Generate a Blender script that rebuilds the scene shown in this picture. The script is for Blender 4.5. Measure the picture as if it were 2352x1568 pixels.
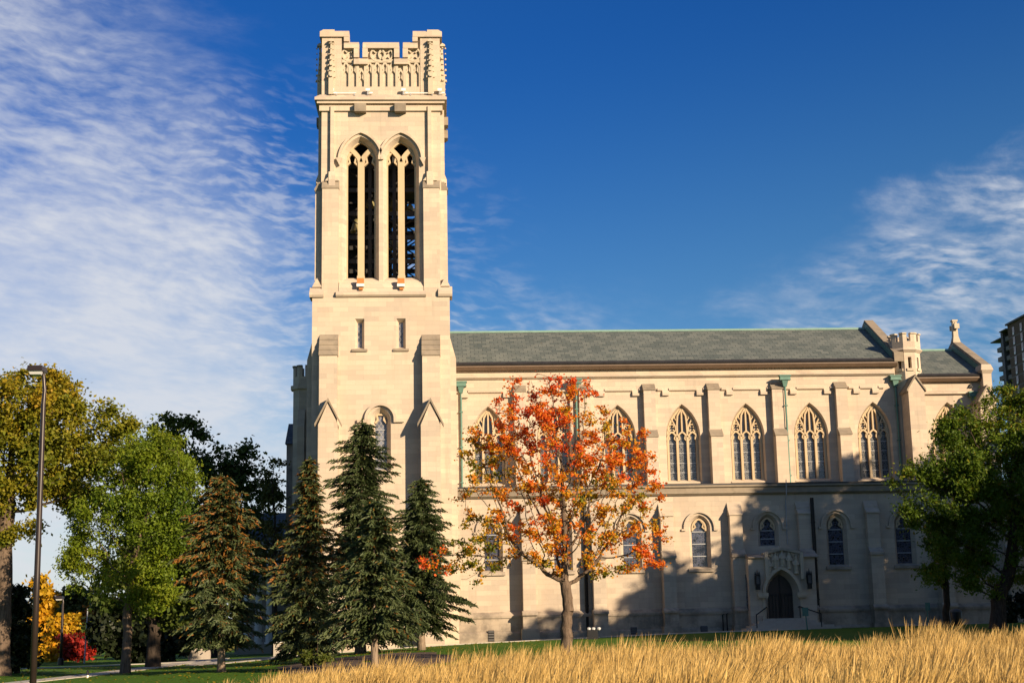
import bpy, math, random
import numpy as np
from mathutils import Vector, Matrix
for _o in list(bpy.data.objects):
    bpy.data.objects.remove(_o)
sc = bpy.context.scene
C = bpy.context.collection
R = math.radians

# ------------------------------------------------------------------ camera
FPX = 3330.0          # focal length measured on the 2352 px wide photograph
CAM = Vector((0.0, 0.0, 1.6))
PITCH, YAW, ROLL = math.atan2(656, FPX), R(3.0), 0.0195
_F = Vector((math.sin(YAW) * math.cos(PITCH), math.cos(YAW) * math.cos(PITCH), math.sin(PITCH)))
_R0 = Vector((math.cos(YAW), -math.sin(YAW), 0))
_U0 = _R0.cross(_F)
_R = math.cos(ROLL) * _R0 - math.sin(ROLL) * _U0
_U = math.sin(ROLL) * _R0 + math.cos(ROLL) * _U0
cam = bpy.data.cameras.new("camera")
cam.sensor_width = 36
cam.lens = 36 * FPX / 2352
cam.clip_end = 6000
cam_o = bpy.data.objects.new("camera", cam)
C.objects.link(cam_o)
cam_o.matrix_world = Matrix(((_R.x, _U.x, -_F.x, CAM.x), (_R.y, _U.y, -_F.y, CAM.y),
                             (_R.z, _U.z, -_F.z, CAM.z), (0, 0, 0, 1)))
sc.camera = cam_o

# ------------------------------------------------------------------ light
SUN_AZ, SUN_EL = R(41), R(18)          # azimuth to the right of the wall's normal
SUN = Vector((math.sin(SUN_AZ) * math.cos(SUN_EL), -math.cos(SUN_AZ) * math.cos(SUN_EL), math.sin(SUN_EL)))
sun = bpy.data.lights.new("sun", 'SUN')
sun.energy = 5.0
sun.angle = R(0.5)
sun.color = (1.0, 0.785, 0.53)
sun_o = bpy.data.objects.new("sun", sun)
C.objects.link(sun_o)
sun_o.rotation_euler = SUN.to_track_quat('Z', 'Y').to_euler()
sc.view_settings.view_transform = 'Standard'
sc.view_settings.look = 'None'
sc.view_settings.gamma = 1
sc.view_settings.exposure = 0.92
sc.cycles.max_bounces = 6
sc.cycles.diffuse_bounces = 3
sc.cycles.transparent_max_bounces = 8


class NT:
    """small node-tree writer"""
    def __init__(s, tree):
        s.t = tree
        s.n = tree.nodes
        s.l = tree.links

    def node(s, kind, **kw):
        n = s.n.new(kind)
        for k, v in kw.items():
            if k == 'ins':
                for kk, vv in v.items():
                    s.put(n.inputs[kk], vv)
            else:
                setattr(n, k, v)
        return n

    def put(s, sock, v):
        if isinstance(v, bpy.types.NodeSocket):
            s.l.new(v, sock)
        elif isinstance(v, bpy.types.Node):
            s.l.new(v.outputs[0], sock)
        else:
            sock.default_value = v

    def m(s, op, a, b=0.0, c=0.0):
        n = s.node('ShaderNodeMath', operation=op)
        s.put(n.inputs[0], a); s.put(n.inputs[1], b); s.put(n.inputs[2], c)
        return n.outputs[0]

    def step(s, x, lo, hi):
        n = s.node('ShaderNodeMapRange', interpolation_type='SMOOTHSTEP')
        s.put(n.inputs[0], x); s.put(n.inputs[1], lo); s.put(n.inputs[2], hi)
        return n.outputs[0]

    def comb(s, x, y, z):
        n = s.node('ShaderNodeCombineXYZ')
        s.put(n.inputs[0], x); s.put(n.inputs[1], y); s.put(n.inputs[2], z)
        return n.outputs[0]

    def noise(s, vec, scale, detail=4, rough=0.5, dist=0.0):
        n = s.node('ShaderNodeTexNoise', ins={'Scale': scale, 'Detail': detail, 'Roughness': rough, 'Distortion': dist})
        if vec is not None:
            s.put(n.inputs['Vector'], vec)
        return n.outputs[0]

    def ramp(s, fac, stops):
        n = s.node('ShaderNodeValToRGB')
        e = n.color_ramp.elements
        while len(e) < len(stops):
            e.new(0.5)
        for el, (p, c) in zip(e, stops):
            el.position = p
            el.color = (c[0], c[1], c[2], 1)
        s.put(n.inputs[0], fac)
        return n.outputs[0]

    def mix(s, fac, a, b, mode='MIX'):
        n = s.node('ShaderNodeMix', data_type='RGBA', blend_type=mode)
        s.put(n.inputs[0], fac)
        for sock, v in ((n.inputs[6], a), (n.inputs[7], b)):
            s.put(sock, (v[0], v[1], v[2], 1) if isinstance(v, tuple) else v)
        return n.outputs[2]


# ------------------------------------------------------------------ sky
world = bpy.data.worlds.new("World")
sc.world = world
world.use_nodes = True
w = NT(world.node_tree)
bg = world.node_tree.nodes["Background"]
sky = w.node('ShaderNodeTexSky', sky_type='NISHITA', sun_disc=False, sun_elevation=SUN_EL,
             sun_rotation=math.pi - SUN_AZ, altitude=300, air_density=1.0, dust_density=0.3, ozone_density=3.5)
tc = w.node('ShaderNodeTexCoord')
sp = w.node('ShaderNodeSeparateXYZ', ins={0: tc.outputs['Generated']})
az = w.m('ARCTAN2', sp.outputs[0], sp.outputs[1])
el = w.m('ARCSINE', sp.outputs[2])
# the clear sky: deepest blue opposite the sun
north = w.m('MULTIPLY', w.step(az, -1.5, -0.7), w.step(az, 1.5, 0.7))
sat = w.node('ShaderNodeHueSaturation', ins={'Saturation': 1.24, 'Value': 1.0, 'Color': sky.outputs[0]}).outputs[0]
grade = w.mix(w.step(w.m('SUBTRACT', el, w.m('MULTIPLY', az, 0.22)), 0.12, 0.40), (1.05, 1.05, 1.10), (0.36, 0.70, 1.12))
deep_n = w.mix(1.0, sat, grade, 'MULTIPLY')
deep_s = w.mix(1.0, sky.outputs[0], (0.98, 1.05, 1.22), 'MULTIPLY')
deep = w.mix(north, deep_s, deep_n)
# thin cirrus: soft sheets broken into short ripples that fan to the right
warp = w.noise(w.comb(w.m('MULTIPLY', az, 5), w.m('MULTIPLY', el, 8), 0.3), 1.5, 4, 0.55)
tilt = w.m('ADD', el, w.m('MULTIPLY', az, 0.13))
wv = w.m('ADD', tilt, w.m('MULTIPLY', w.m('SUBTRACT', warp, 0.5), 0.035))
ripple = w.noise(w.comb(w.m('MULTIPLY', az, 62), w.m('MULTIPLY', wv, 205), 1.7), 1.0, 3, 0.5, 0.1)
fine = w.noise(w.comb(w.m('MULTIPLY', az, 22), w.m('MULTIPLY', wv, 58), 4.2), 1.0, 6, 0.6, 0.1)
body = w.noise(w.comb(w.m('MULTIPLY', az, 8), w.m('MULTIPLY', el, 13), 8.1), 1.0, 7, 0.62, 0.5)
veil = w.noise(w.comb(w.m('MULTIPLY', az, 12), w.m('MULTIPLY', tilt, 30), 2.9), 1.0, 5, 0.6, 0.3)
# the left bank: its right edge leans towards the tower as it sinks
edge_l = w.m('SUBTRACT', w.m('MULTIPLY', w.m('SUBTRACT', el, 0.16), -0.62), 0.055)
off_l = w.m('ADD', w.m('SUBTRACT', edge_l, az), w.m('MULTIPLY', w.m('SUBTRACT', body, 0.5), 0.22))
bank_l = w.step(off_l, -0.09, 0.13)
bank_lo = w.m('MULTIPLY', w.step(el, 0.34, 0.20), w.step(off_l, -0.02, 0.13))
# the right wedge
edge_r = w.m('ADD', w.m('MULTIPLY', w.m('SUBTRACT', az, 0.21), 0.36), 0.238)
off_r = w.m('ADD', w.m('SUBTRACT', edge_r, el), w.m('MULTIPLY', w.m('SUBTRACT', body, 0.5), 0.10))
bank_r = w.m('MULTIPLY', w.m('MULTIPLY', w.step(off_r, -0.01, 0.05), w.step(az, 0.09, 0.38)), w.step(el, 0.02, 0.16))
# low wisp right of the tower
wisp = w.m('MULTIPLY', w.m('MULTIPLY', w.step(az, -0.06, 0.0), w.step(az, 0.17, 0.03)),
           w.m('MULTIPLY', w.step(el, 0.245, 0.19), w.step(el, 0.12, 0.17)))
streak = w.step(w.m('ADD', w.m('MULTIPLY', ripple, 0.55), w.m('MULTIPLY', fine, 0.45)), 0.33, 0.70)
sheet = w.m('ADD', w.m('MULTIPLY', w.step(veil, 0.3, 0.7), 0.26), w.m('MULTIPLY', w.step(body, 0.3, 0.7), 0.16))
dl = w.m('MULTIPLY', bank_l, w.m('ADD', w.m('MULTIPLY', streak, 0.36), w.m('MULTIPLY', sheet, 1.25)))
dl = w.m('ADD', w.m('MULTIPLY', dl, w.m('SUBTRACT', 1.0, w.m('MULTIPLY', bank_lo, 0.55))), w.m('MULTIPLY', bank_lo, w.m('ADD', 0.52, w.m('MULTIPLY', sheet, 0.45))))
rip = w.m('MULTIPLY', w.m('MULTIPLY', w.step(off_l, -0.21, -0.02), w.m('SUBTRACT', 1.0, bank_l)), w.step(w.m('ADD', w.m('MULTIPLY', ripple, 0.7), w.m('MULTIPLY', body, 0.3)), 0.44, 0.66))
dl = w.m('ADD', dl, w.m('MULTIPLY', rip, w.m('MULTIPLY', w.step(el, 0.40, 0.30), 0.42)))
dr = w.m('MULTIPLY', bank_r, w.m('ADD', w.m('MULTIPLY', streak, w.m('MULTIPLY', w.step(veil, .32, .62), 0.75)), w.m('MULTIPLY', w.step(body, .42, .68), 0.30)))
dw = w.m('MULTIPLY', wisp, w.m('MULTIPLY', w.m('MULTIPLY', streak, w.step(body, 0.33, 0.6)), 0.7))
dens = w.node('ShaderNodeClamp', ins={0: w.m('ADD', w.m('ADD', dl, dr), dw), 2: 0.88}).outputs[0]
dens = w.m('MULTIPLY', dens, w.m('MULTIPLY', w.step(az, -1.1, -.6), w.step(az, 1.1, .7)))
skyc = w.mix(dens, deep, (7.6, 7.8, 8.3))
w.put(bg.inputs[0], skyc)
bg.inputs[1].default_value = 0.05

# ------------------------------------------------------------------ measuring
def U(x, y, Y):
    """world X, Z of photograph pixel (x, y) on the upright plane at depth Y"""
    d = _F + _R * ((x - 1176) / FPX) - _U * ((y - 784) / FPX)
    t = (Y - CAM.y) / d.y
    return CAM.x + d.x * t, CAM.z + d.z * t
def UX(x, y, Y): return U(x, y, Y)[0]
def UZ(x, y, Y): return U(x, y, Y)[1]

def smooth(a, b, x):
    t = np.clip((np.asarray(x, float) - a) / (b - a), 0, 1)
    return t * t * (3 - 2 * t)
def ground_z(x, y):
    x = np.asarray(x, float); y = np.asarray(y, float)
    xx = 30 * np.tanh(x / 34.0)
    z = 0.028 * xx + 0.6 * smooth(30, 90, y) * (0.35 + 0.65 * smooth(-16, 4, x))
    z = z + 0.05 * np.sin(x * 0.21 + 1.0) * np.sin(y * 0.17) * smooth(25, 40, y)
    z = z - 2.0 * smooth(110, 260, y) * smooth(0, -60, x)
    return z
def gz(x, y): return float(ground_z(x, y))
def ground_pt(x, y):
    d = _F + _R * ((x - 1176) / FPX) - _U * ((y - 784) / FPX)
    lo, hi = 5.0, 400.0
    t = 5.0
    while t < 400:
        p = CAM + d * t
        if p.z < gz(p.x, p.y):
            break
        t += 0.25
    return CAM + d * t

# ------------------------------------------------------------------ building helpers
class MB:
    def __init__(s):
        s.v = []; s.f = []
    def add(s, verts, faces):
        b = len(s.v)
        s.v += [tuple(p) for p in verts]
        s.f += [tuple(i + b for i in f) for f in faces]
        return s
    def box(s, x0, x1, y0, y1, z0, z1):
        return s.add([(x0,y0,z0),(x1,y0,z0),(x1,y1,z0),(x0,y1,z0),(x0,y0,z1),(x1,y0,z1),(x1,y1,z1),(x0,y1,z1)],
                     [(0,3,2,1),(4,5,6,7),(0,1,5,4),(1,2,6,5),(2,3,7,6),(3,0,4,7)])
    def prism_y(s, poly, y0, y1):
        n = len(poly)
        s.add([(x, y0, z) for x, z in poly] + [(x, y1, z) for x, z in poly],
              [tuple(range(n)), tuple(range(2*n-1, n-1, -1))] + [(i, i+n, (i+1) % n + n, (i+1) % n) for i in range(n)])
        return s
    def prism_x(s, prof, x0, x1):
        n = len(prof)
        s.add([(x0, y, z) for y, z in prof] + [(x1, y, z) for y, z in prof],
              [tuple(range(n)), tuple(range(2*n-1, n-1, -1))] + [(i, i+n, (i+1) % n + n, (i+1) % n) for i in range(n)])
        return s
    def prism_z(s, poly, z0, z1, top=1.0, c=None):
        n = len(poly)
        if c is None:
            c = (sum(p[0] for p in poly)/n, sum(p[1] for p in poly)/n)
        s.add([(x, y, z0) for x, y in poly] + [(c[0]+(x-c[0])*top, c[1]+(y-c[1])*top, z1) for x, y in poly],
              [tuple(range(n-1, -1, -1)), tuple(range(n, 2*n))] + [(i, (i+1) % n, (i+1) % n + n, i+n) for i in range(n)])
        return s
    def tube(s, pts, rad, n=8, cap=True):
        pts = [Vector(p) for p in pts]
        if not isinstance(rad, (list, tuple)):
            rad = [rad]*len(pts)
        b = len(s.v)
        prev = None
        for i, p in enumerate(pts):
            t = (pts[min(i+1, len(pts)-1)] - pts[max(i-1, 0)]).normalized()
            a = Vector((0, 0, 1)) if abs(t.z) < 0.9 else Vector((1, 0, 0))
            u = t.cross(a).normalized() if prev is None else (prev - t*prev.dot(t)).normalized()
            prev = u
            v = t.cross(u)
            for k in range(n):
                q = p + (u*math.cos(2*math.pi*k/n) + v*math.sin(2*math.pi*k/n))*rad[i]
                s.v.append(tuple(q))
        for i in range(len(pts)-1):
            for k in range(n):
                s.f.append((b+i*n+k, b+i*n+(k+1) % n, b+(i+1)*n+(k+1) % n, b+(i+1)*n+k))
        if cap:
            s.f.append(tuple(b+k for k in range(n-1, -1, -1)))
            s.f.append(tuple(b+(len(pts)-1)*n+k for k in range(n)))
        return s
    def lathe(s, cx, cy, prof, n=16):
        b = len(s.v)
        for r, z in prof:
            for k in range(n):
                a = 2*math.pi*k/n
                s.v.append((cx+r*math.cos(a), cy+r*math.sin(a), z))
        for i in range(len(prof)-1):
            for k in range(n):
                s.f.append((b+i*n+k, b+i*n+(k+1) % n, b+(i+1)*n+(k+1) % n, b+(i+1)*n+k))
        return s
    def sweep(s, path, y0, y1, wd, closed=False):
        """rectangular moulding that follows a path of (x, z) on a wall"""
        n = len(path)
        P = [Vector((x, z)) for x, z in path]
        A = []; B = []
        for i in range(n):
            if closed:
                a, c = P[i-1], P[(i+1) % n]
            else:
                a, c = P[max(i-1, 0)], P[min(i+1, n-1)]
            t1 = (P[i]-a).normalized() if (P[i]-a).length > 1e-9 else (c-P[i]).normalized()
            t2 = (c-P[i]).normalized() if (c-P[i]).length > 1e-9 else t1
            n1 = Vector((-t1.y, t1.x)); n2 = Vector((-t2.y, t2.x))
            nn = (n1+n2)
            nn = nn.normalized() if nn.length > 1e-6 else n1
            k = 1/max(0.5, nn.dot(n1))
            A.append(P[i]+nn*wd/2*k); B.append(P[i]-nn*wd/2*k)
        b = len(s.v)
        for i in range(n):
            s.v += [(A[i].x, y0, A[i].y), (B[i].x, y0, B[i].y), (B[i].x, y1, B[i].y), (A[i].x, y1, A[i].y)]
        for i in range(n if closed else n-1):
            p, q = b+4*i, b+4*((i+1) % n)
            for k in range(4):
                s.f.append((p+k, p+(k+1) % 4, q+(k+1) % 4, q+k))
        if not closed:
            s.f += [(b, b+3, b+2, b+1), (b+4*n-4, b+4*n-3, b+4*n-2, b+4*n-1)]
        return s
    def opening(s, x0, x1, z0, z1, op, y):
        """wall face at depth y with a pointed opening cut out of it"""
        ob = op[0][1]
        k = max(range(len(op)), key=lambda i: op[i][1])
        cx, ca = op[k]
        if ob > z0 + 1e-6:
            s.add([(x0,y,z0),(x1,y,z0),(x1,y,ob),(x0,y,ob)], [(0,1,2,3)])
        L = [(x0, ob)] + op[:k+1] + [(cx, z1), (x0, z1)]
        Rr = op[k:] + [(x1, ob), (x1, z1), (cx, z1)]
        for pl in (L, Rr):
            s.add([(x, y, z) for x, z in pl], [tuple(range(len(pl)))])
        return s
    def reveal(s, op, y0, op2, y1):
        n = len(op)
        s.add([(x, y0, z) for x, z in op] + [(x, y1, z) for x, z in op2],
              [(i, i+n, (i+1) % n + n, (i+1) % n) for i in range(n)])
        return s
    def face(s, poly, y):
        return s.add([(x, y, z) for x, z in poly], [tuple(range(len(poly)))])
    def build(s, name, mat, parent=None, smooth_=False):
        me = bpy.data.meshes.new(name)
        me.from_pydata(s.v, [], s.f)
        me.materials.append(mat)
        if smooth_:
            me.polygons.foreach_set('use_smooth', [True]*len(me.polygons))
        me.update()
        o = bpy.data.objects.new(name, me)
        C.objects.link(o)
        put_under(o, parent)
        return o

def put_under(o, parent):
    if parent is not None:
        o.parent = parent
        o.matrix_parent_inverse = WM[parent.name].inverted()
    WM[o.name] = Matrix.Identity(4)
WM = {}

def tag(o, label=None, cat=None, group=None, kind=None):
    if label: o['label'] = label
    if cat: o['category'] = cat
    if group: o['group'] = group
    if kind: o['kind'] = kind
    return o
def thing(name, loc, label, cat, group=None):
    o = bpy.data.objects.new(name, None)
    o.empty_display_size = 0.3
    C.objects.link(o)
    o.location = loc
    WM[o.name] = Matrix.Translation(loc)
    return tag(o, label, cat, group)
def copy_thing(src, delta, label, group=None):
    c = src.copy(); C.objects.link(c)
    c.location = src.location + Vector(delta)
    c['label'] = label
    WM[c.name] = Matrix.Translation(c.location)
    for ch in list(src.children):
        d = ch.copy(); C.objects.link(d); d.parent = c
        for g in list(ch.children):
            e = g.copy(); C.objects.link(e); e.parent = d
    return c

def fast_mesh(name, V, F, mat, parent=None, attr=None, smooth_=False):
    """V (n,3) array, F (m,k) array; attr: dict of per-face float arrays"""
    me = bpy.data.meshes.new(name)
    V = np.ascontiguousarray(V, dtype=np.float32); F = np.ascontiguousarray(F, dtype=np.int32)
    me.vertices.add(len(V)); me.vertices.foreach_set('co', V.ravel())
    m, k = F.shape
    me.loops.add(m*k); me.loops.foreach_set('vertex_index', F.ravel())
    me.polygons.add(m)
    me.polygons.foreach_set('loop_start', np.arange(0, m*k, k, dtype=np.int32))
    if smooth_:
        me.polygons.foreach_set('use_smooth', np.ones(m, dtype=bool))
    for an, av in (attr or {}).items():
        a = me.attributes.new(an, 'FLOAT', 'FACE')
        a.data.foreach_set('value', np.ascontiguousarray(av, dtype=np.float32))
    me.materials.append(mat)
    me.update(calc_edges=True)
    o = bpy.data.objects.new(name, me)
    C.objects.link(o)
    put_under(o, parent)
    return o

def arch(cx, a, zs, za, z0, n=9):
    h = za - zs
    r = (a*a+h*h)/(2*a)
    te = math.atan2(h, a-r)
    L = [(cx-a+r+r*math.cos(math.pi+(te-math.pi)*i/n), zs+r*math.sin(math.pi+(te-math.pi)*i/n)) for i in range(n+1)]
    Rr = [(2*cx-x, z) for x, z in reversed(L[:-1])]
    return [(cx-a, z0)] + L + Rr + [(cx+a, z0)]
# ------------------------------------------------------------------ materials
def new_mat(name):
    m = bpy.data.materials.new(name)
    m.use_nodes = True
    t = NT(m.node_tree)
    return m, t, m.node_tree.nodes["Principled BSDF"]

def wall_uv(t):
    g = t.node('ShaderNodeNewGeometry')
    s = t.node('ShaderNodeSeparateXYZ', ins={0: g.outputs['Position']})
    return t.comb(t.m('ADD', s.outputs[0], s.outputs[1]), s.outputs[2], 0.0), s, g

def stone_mat(name, base, var=0.16, soot=0.0, rough=0.9, row=0.34, wdt=1.05, mortar=0.75):
    m, t, p = new_mat(name)
    uv, s, g = wall_uv(t)
    def bricks(rw, ww, off):
        n = t.node('ShaderNodeTexBrick', offset=0.5, squash=1.0)
        t.put(n.inputs['Vector'], uv)
        n.inputs['Color1'].default_value = (0, 0, 0, 1)
        n.inputs['Color2'].default_value = (1, 1, 1, 1)
        n.inputs['Mortar'].default_value = (0.5, 0.5, 0.5, 1)
        for k, v in (('Scale', 1.0), ('Mortar Size', 0.006), ('Mortar Smooth', 0.3), ('Brick Width', ww), ('Row Height', rw), ('Bias', 0.0)):
            n.inputs[k].default_value = v
        return n
    b1 = bricks(row, wdt, 0); b2 = bricks(row*3, wdt*2.3, 0.3)
    v = t.m('ADD', t.m('MULTIPLY', b1.outputs[0], 0.62), t.m('MULTIPLY', b2.outputs[0], 0.38))
    warm = tuple(c*k for c, k in zip(base, (1+var, 1+var*0.9, 1+var*0.75)))
    cool = tuple(c*k for c, k in zip(base, (1-var*1.1, 1-var*1.15, 1-var)))
    col = t.mix(v, cool, warm)
    pink = tuple(c*k for c, k in zip(base, (0.98, 0.90, 0.84)))
    nz = t.noise(g.outputs['Position'], 0.35, 5, 0.6)
    col = t.mix(t.m('MULTIPLY', t.step(nz, 0.4, 0.72), 0.45), col, pink)
    nf = t.noise(g.outputs['Position'], 9.0, 4, 0.65)
    col = t.mix(t.m('MULTIPLY', t.step(nf, 0.45, 0.8), 0.22), col, tuple(c*0.72 for c in base))
    # rain streaks: narrow sideways, long downwards
    st = t.node('ShaderNodeMapping', ins={0: uv, 3: (1.6, 0.12, 1.0)}).outputs[0]
    ns = t.noise(st, 1.5, 5, 0.6)
    col = t.mix(t.m('MULTIPLY', t.step(ns, 0.52, 0.78), 0.32 + soot*0.5), col, tuple(c*0.5 for c in base))
    if soot:
        nb = t.noise(g.outputs['Position'], 0.8, 5, 0.65)
        col = t.mix(t.m('MULTIPLY', t.step(nb, 0.42, 0.68), soot), col, (0.07, 0.062, 0.055))
    col = t.mix(t.m('MULTIPLY', b1.outputs[1], mortar*0.5), col, tuple(c*0.45 for c in base))
    t.put(p.inputs['Base Color'], col)
    p.inputs['Roughness'].default_value = rough
    p.inputs['Specular IOR Level'].default_value = 0.25
    bmp = t.node('ShaderNodeBump', ins={'Strength': 0.35, 'Distance': 0.03,
                 'Height': t.m('SUBTRACT', t.m('MULTIPLY', nf, 0.5), b1.outputs[1])})
    t.put(p.inputs['Normal'], bmp)
    return m

STONE = (0.475, 0.398, 0.310)
M_stone = stone_mat('limestone', STONE)
M_aisle = stone_mat('aisle_limestone', tuple(c*0.95 for c in STONE), 0.15, 0.07)
M_base = stone_mat('weathered_base_stone', tuple(c*0.80 for c in STONE), 0.10, 0.55, row=0.45, wdt=1.2)
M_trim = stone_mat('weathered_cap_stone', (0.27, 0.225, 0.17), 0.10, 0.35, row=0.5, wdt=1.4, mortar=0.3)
M_carve = stone_mat('carved_stone', (0.47, 0.40, 0.30), 0.05, 0.10, row=2.0, wdt=3.0, mortar=0.1)
M_tracery = stone_mat('tracery_stone', (0.47, 0.365, 0.235), 0.05, 0.0, row=0.9, wdt=2.0, mortar=0.2)
M_concrete = stone_mat('concrete', (0.38, 0.34, 0.29), 0.06, 0.10, row=3.0, wdt=3.0, mortar=0.5)

def plain(name, col, rough=0.6, metal=0.0, var=0.25, scale=3.0, bump=0.0):
    m, t, p = new_mat(name)
    g = t.node('ShaderNodeNewGeometry')
    n = t.noise(g.outputs['Position'], scale, 5, 0.6)
    t.put(p.inputs['Base Color'], t.mix(n, tuple(c*(1-var) for c in col), tuple(c*(1+var) for c in col)))
    p.inputs['Roughness'].default_value = rough
    p.inputs['Metallic'].default_value = metal
    if bump:
        t.put(p.inputs['Normal'], t.node('ShaderNodeBump', ins={'Strength': bump, 'Distance': 0.02, 'Height': n}))
    return m
M_gutter = plain('dark_gutter_metal', (0.035, 0.033, 0.034), 0.55, 0.3, 0.5, 2.0)
M_brown = plain('brown_fascia', (0.13, 0.085, 0.055), 0.6, 0.0, 0.35, 1.5)
M_copper = plain('verdigris_copper', (0.085, 0.175, 0.14), 0.65, 0.0, 0.4, 4.0)
M_ridge = plain('pale_copper_ridge', (0.17, 0.275, 0.225), 0.6, 0.0, 0.25, 3.0)
M_steel = plain('dark_steel', (0.03, 0.028, 0.027), 0.6, 0.3, 0.4, 3.0)
M_black = plain('black_iron', (0.012, 0.012, 0.013), 0.45, 0.5, 0.4, 5.0)
M_bronze = plain('bell_bronze', (0.34, 0.30, 0.14), 0.4, 0.6, 0.25, 3.0)
M_rust = plain('rusty_metal', (0.42, 0.16, 0.04), 0.8, 0.0, 0.35, 10.0)
M_white = plain('white_enamel', (0.75, 0.72, 0.66), 0.5, 0.0, 0.1, 5.0)
M_lamp = plain('brown_lamp_post', (0.028, 0.019, 0.017), 0.35, 0.2, 0.25, 2.0)
M_lens = plain('frosted_lens', (0.55, 0.55, 0.55), 0.3, 0.0, 0.1, 5.0)
M_sign = plain('green_sign_paint', (0.05, 0.14, 0.12), 0.5, 0.0, 0.15, 3.0)
M_door = plain('dark_oak', (0.022, 0.013, 0.009), 0.55, 0.0, 0.4, 6.0, 0.3)
M_void = plain('dark_interior', (0.012, 0.011, 0.010), 0.9, 0.0, 0.3, 1.0)
M_lead = plain('lead_bar', (0.30, 0.31, 0.33), 0.6, 0.0, 0.15, 3.0)
M_concgrey = plain('balcony_concrete', (0.19, 0.16, 0.14), 0.85, 0.0, 0.15, 0.6)
M_brick = stone_mat('brown_brick', (0.15, 0.095, 0.062), 0.12, 0.0, row=0.3, wdt=0.8)
M_slatewall = plain('grey_cladding', (0.075, 0.072, 0.072), 0.7, 0.0, 0.2, 0.5)

def slate_mat(name, c0, c1, fleck):
    m, t, p = new_mat(name)
    g = t.node('ShaderNodeNewGeometry')
    s = t.node('ShaderNodeSeparateXYZ', ins={0: g.outputs['Position']})
    uv = t.comb(s.outputs[0], t.m('MULTIPLY', s.outputs[2], 1.9), 0)
    b = t.node('ShaderNodeTexBrick', offset=0.5)
    t.put(b.inputs['Vector'], uv)
    b.inputs['Color1'].default_value = (0, 0, 0, 1); b.inputs['Color2'].default_value = (1, 1, 1, 1)
    b.inputs['Mortar'].default_value = (0, 0, 0, 1)
    for k, v in (('Scale', 1.0), ('Mortar Size', 0.02), ('Mortar Smooth', 0.2), ('Brick Width', 0.62), ('Row Height', 0.44)):
        b.inputs[k].default_value = v
    col = t.mix(b.outputs[0], c0, c1)
    n = t.noise(g.outputs['Position'], 0.5, 6, 0.65)
    col = t.mix(t.m('MULTIPLY', t.step(n, 0.45, 0.7), 0.4), col, tuple(x*1.25 for x in c1))
    n2 = t.noise(g.outputs['Position'], 1.3, 6, 0.7)
    col = t.mix(t.m('MULTIPLY', t.step(n2, 0.66, 0.76), 0.8), col, fleck)
    col = t.mix(t.m('MULTIPLY', b.outputs[1], 0.7), col, tuple(x*0.35 for x in c0))
    t.put(p.inputs['Base Color'], col)
    p.inputs['Roughness'].default_value = 0.65
    hgt = t.m('SUBTRACT', t.m('MULTIPLY', b.outputs[0], 0.6), b.outputs[1])
    t.put(p.inputs['Normal'], t.node('ShaderNodeBump', ins={'Strength': 0.5, 'Distance': 0.03, 'Height': hgt}))
    return m
M_slate = slate_mat('green_grey_slate', (0.078, 0.094, 0.086), (0.140, 0.152, 0.134), (0.16, 0.10, 0.04))
M_slate2 = slate_mat('dark_slate', (0.05, 0.055, 0.055), (0.09, 0.095, 0.09), (0.08, 0.07, 0.05))

def glass_mat(name, base, lead, scale, tile):
    """leaded glass: dark panes, pale came lines, uneven reflection"""
    m, t, p = new_mat(name)
    g = t.node('ShaderNodeNewGeometry')
    s = t.node('ShaderNodeSeparateXYZ', ins={0: g.outputs['Position']})
    if tile == 'diamond':
        a = t.m('MULTIPLY', t.m('ADD', s.outputs[0], t.m('MULTIPLY', s.outputs[2], 0.72)), scale)
        b = t.m('MULTIPLY', t.m('SUBTRACT', s.outputs[0], t.m('MULTIPLY', s.outputs[2], 0.72)), scale)
        ca = t.m('ABSOLUTE', t.m('SUBTRACT', t.m('FRACT', a), 0.5)); cb = t.m('ABSOLUTE', t.m('SUBTRACT', t.m('FRACT', b), 0.5))
        line = t.step(t.m('MAXIMUM', ca, cb), 0.40, 0.46)
        cell = t.node('ShaderNodeTexWhiteNoise', noise_dimensions='2D',
                      ins={'Vector': t.comb(t.m('FLOOR', a), t.m('FLOOR', b), 0)}).outputs[0]
    else:
        pos = t.comb(s.outputs[0], s.outputs[2], 0)
        vo = t.node('ShaderNodeTexVoronoi', feature='DISTANCE_TO_EDGE', voronoi_dimensions='2D', ins={'Scale': scale, 'Vector': pos})
        vc = t.node('ShaderNodeTexVoronoi', voronoi_dimensions='2D', ins={'Scale': scale, 'Vector': pos})
        line = t.step(vo.outputs[0], 0.10, 0.04)
        cell = t.node('ShaderNodeSeparateColor', ins={0: vc.outputs[1]}).outputs[0]
    col = t.mix(cell, tuple(c*0.35 for c in base), tuple(c*1.8 for c in base))
    col = t.mix(t.m('MULTIPLY', line, 0.7), col, lead)
    t.put(p.inputs['Base Color'], col)
    p.inputs['Roughness'].default_value = 0.12
    p.inputs['IOR'].default_value = 1.6
    t.put(p.inputs['Roughness'], t.m('ADD', t.m('MULTIPLY', line, 0.4), 0.10))
    n = t.noise(g.outputs['Position'], 3.0, 3)
    t.put(p.inputs['Normal'], t.node('ShaderNodeBump', ins={'Strength': 0.12, 'Distance': 0.05,
          'Height': t.m('ADD', t.m('MULTIPLY', n, 0.5), cell)}))
    return m
M_glass = glass_mat('stained_glass', (0.055, 0.055, 0.058), (0.22, 0.215, 0.19), 7.5, 'vor')
M_diamond = glass_mat('diamond_leaded_glass', (0.10, 0.105, 0.125), (0.30, 0.28, 0.25), 3.6, 'diamond')
M_darkglass = glass_mat('dark_leaded_glass', (0.030, 0.034, 0.055), (0.06, 0.06, 0.075), 6.0, 'vor')
M_window = plain('dark_window_glass', (0.015, 0.016, 0.02), 0.1, 0.0, 0.3, 1.0)

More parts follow.
